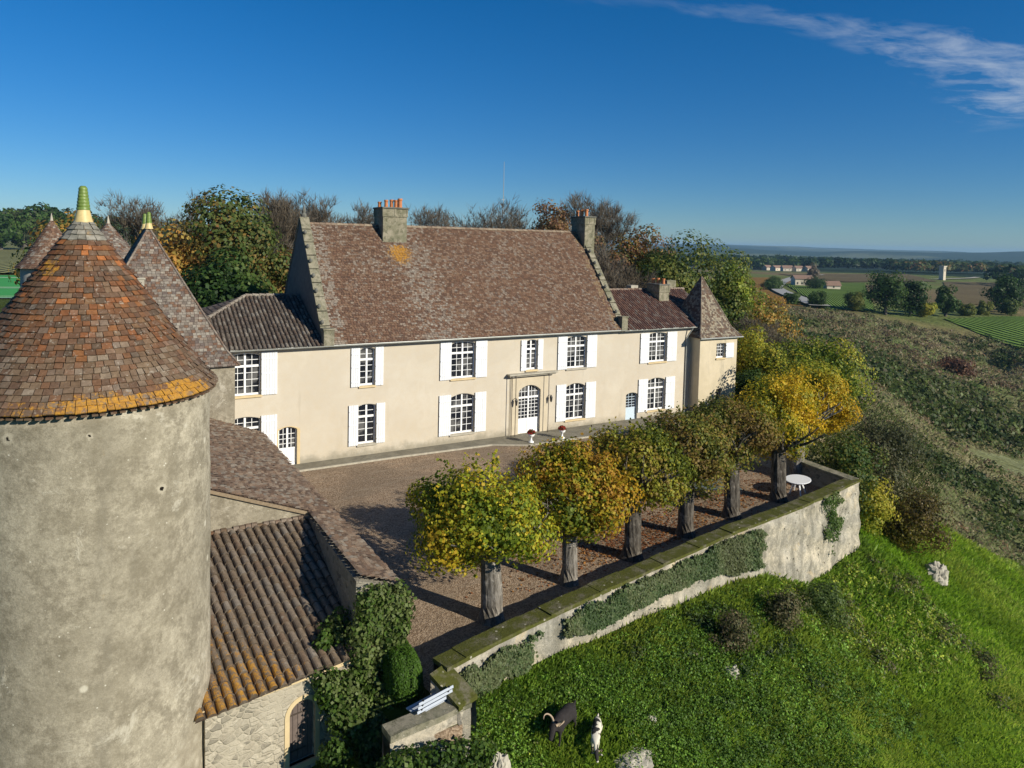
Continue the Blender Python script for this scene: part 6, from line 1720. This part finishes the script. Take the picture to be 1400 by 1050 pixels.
for x_, y_, lb in ((12.45, -1.95, 'white urn with red flowers left of the front door path'), (14.75, -2.0, 'white urn with red flowers right of the front door')):
    t = thing('flower_urn', lb, 'urn', (x_, y_, .07), group='flower urns by the front door')
    m = MB(); m.lathe(x_, y_, [(.17, .07), (.17, .13), (.07, .18), (.06, .36), (.10, .42), (.19, .50), (.24, .66), (.22, .66), (.16, .55), (0, .55)], 16); m.build('bowl', M_WHITE, t, smooth=True)
    q = unit(rng.normal(size=(420, 3))); q[:, 2] = np.abs(q[:, 2]); P = np.array([x_, y_, .64]) + q * np.array([.27, .27, .26]) * rng.uniform(.5, 1.05, (420, 1))
    C = np.where(rng.random((420, 1)) < .62, np.array([[.42, .03, .025]]), np.array([[.04, .09, .015]])) * rng.uniform(.7, 1.3, (420, 1))
    V, F, C = leafcloud(P, unit(q + rng.normal(0, .4, (420, 3))), rng.uniform(.06, .11, 420), C, .9); npmesh('flowers', V, F, C, M_LEAF, t)

# ================================================================== GOATS
def skin_body(name, pts, edges, mat, parent):
    me = bpy.data.meshes.new(name); me.from_pydata([p[:3] for p in pts], edges, []); me.update()
    o = bpy.data.objects.new(name, me); COL.objects.link(o); me.materials.append(mat); o.parent = parent
    OFF[o.name] = Vector((0, 0, 0))
    sk = o.modifiers.new('skin', 'SKIN'); sk.use_smooth_shade = True
    for i, p in enumerate(pts):
        r = p[3]; rr = r if isinstance(r, tuple) else (r, r); me.skin_vertices[0].data[i].radius = rr
    me.skin_vertices[0].data[0].use_root = True
    ss = o.modifiers.new('sub', 'SUBSURF'); ss.levels = 2; ss.render_levels = 2
    return o
def goat(label, loc, rz, mat, s, horns, graze, tilt):
    t = thing('goat', label, 'goat', loc, rz); t.scale = (s, s, s); OFF[t.name] = Vector((0, 0, 0))
    t.rotation_euler = (tilt[0], tilt[1], rz)
    # +x = head end
    w_ = 1.0 if graze else 1.22
    P = [(0, 0, .52, (.155 * w_, .17 * w_)), (-.22, 0, .52, (.16 * w_, .175 * w_)), (-.40, 0, .53, (.12 * w_, .13 * w_)), (.20, 0, .53, (.15 * w_, .18 * w_)), (.36, 0, .54, (.11 * w_, .14 * w_))]
    E = [(0, 1), (1, 2), (0, 3), (3, 4)]
    if graze: neck = [(.50, .02, .44, .075), (.62, .06, .27, .065), (.70, .09, .14, .062), (.78, .12, .05, .036)]
    else: neck = [(.48, 0, .58, .115), (.57, .02, .58, .095), (.68, .05, .50, .082), (.79, .08, .36, .05)]
    b = len(P); P += neck; E += [(4, b), (b, b + 1), (b + 1, b + 2), (b + 2, b + 3)]
    def leg(x, y, hind, root):
        b = len(P)
        if hind: q = [(x - .02, y, .36, .085), (x + .05, y * 1.05, .28, .055), (x - .07, y * 1.05, .17, .028), (x - .03, y * 1.05, .03, .024), (x - .005, y * 1.05, .0, .028)]
        else: q = [(x, y, .36, .065), (x - .01, y * 1.02, .20, .030), (x, y * 1.02, .11, .026), (x, y * 1.02, .03, .022), (x + .02, y * 1.02, .0, .028)]
        P.extend(q); E.append((root, b)); E.extend([(b + i, b + i + 1) for i in range(4)])
    leg(-.36, .09, True, 2); leg(-.36, -.09, True, 2); leg(.34, .08, False, 4); leg(.34, -.08, False, 4)
    b = len(P); P += [(-.50, 0, .58, .03), (-.55, 0, .66, .022)]; E += [(2, b), (b, b + 1)]
    body = skin_body('body', P, E, mat, t)
    hx, hy, hz = neck[2][:3]
    for sy in (-1, 1):
        m = MB(); ex, ez = (hx - .06, hz + .06)
        m.tube([(ex, hy + sy * .05, ez), (ex - .04, hy + sy * .11, ez + .0), (ex - .05, hy + sy * .16, ez - .04)], [.02, .03, .008], 6); m.build('ear', mat, t, smooth=True)
        if horns:
            m = MB(); pts = []; n = 14
            for k in range(n + 1):
                a = R(20) + R(210) * k / n; rr = .20 if horns == 2 else .09
                pts.append((hx - .10 - math.sin(a) * rr * .75 + .03, hy + sy * (.035 + rr * (1 - math.cos(a)) * .55), hz + .06 + rr * .55 + rr * -math.cos(a) * .5 + .05))
            m.tube(pts, [(.036 if horns == 2 else .018) * (1 - .75 * k / n) for k in range(n + 1)], 7); m.build('horn', M_HORN, t, smooth=True)
    for x_, y_ in ((-.365, .095), (-.365, -.095), (.36, .082), (.36, -.082)):
        m = MB(); m.lathe(x_, y_, [(.03, 0), (.027, .035), (0, .036)], 7); m.build('hoof', M_BLACK, t)
    if graze:
        pass
    return t
gx, gy = .28, -23.55
goat('dark woolly goat with big curled pale horns standing in the grass', (gx, gy, Hs(gx, gy) + .02), R(205), M_GOATD, 1.1, 2, False, (0, 0))
gx2, gy2 = 1.1, -23.95
goat('white goat with black patches grazing head-down to the right of the dark one', (gx2, gy2, Hs(gx2, gy2) + .05), R(228), M_GOATW, .92, 1, True, (0, 0))

# ================================================================== HAZE
hz = MB(); hz.box(-12900, 12900, -12900, 12900, -120, 72)
hm = bpy.data.materials.new('haze'); hm.use_nodes = True; nt = hm.node_tree; nt.nodes.clear()
pv_ = nt.nodes.new('ShaderNodeVolumePrincipled'); om = nt.nodes.new('ShaderNodeOutputMaterial')
pv_.inputs['Color'].default_value = (.36, .62, .88, 1); pv_.inputs['Density'].default_value = .00009; pv_.inputs['Anisotropy'].default_value = .0
nt.links.new(pv_.outputs[0], om.inputs['Volume'])
ho = hz.build('haze', hm); ho['kind'] = 'stuff'; ho['label'] = 'thin blue autumn haze over the valley'; ho['category'] = 'haze'
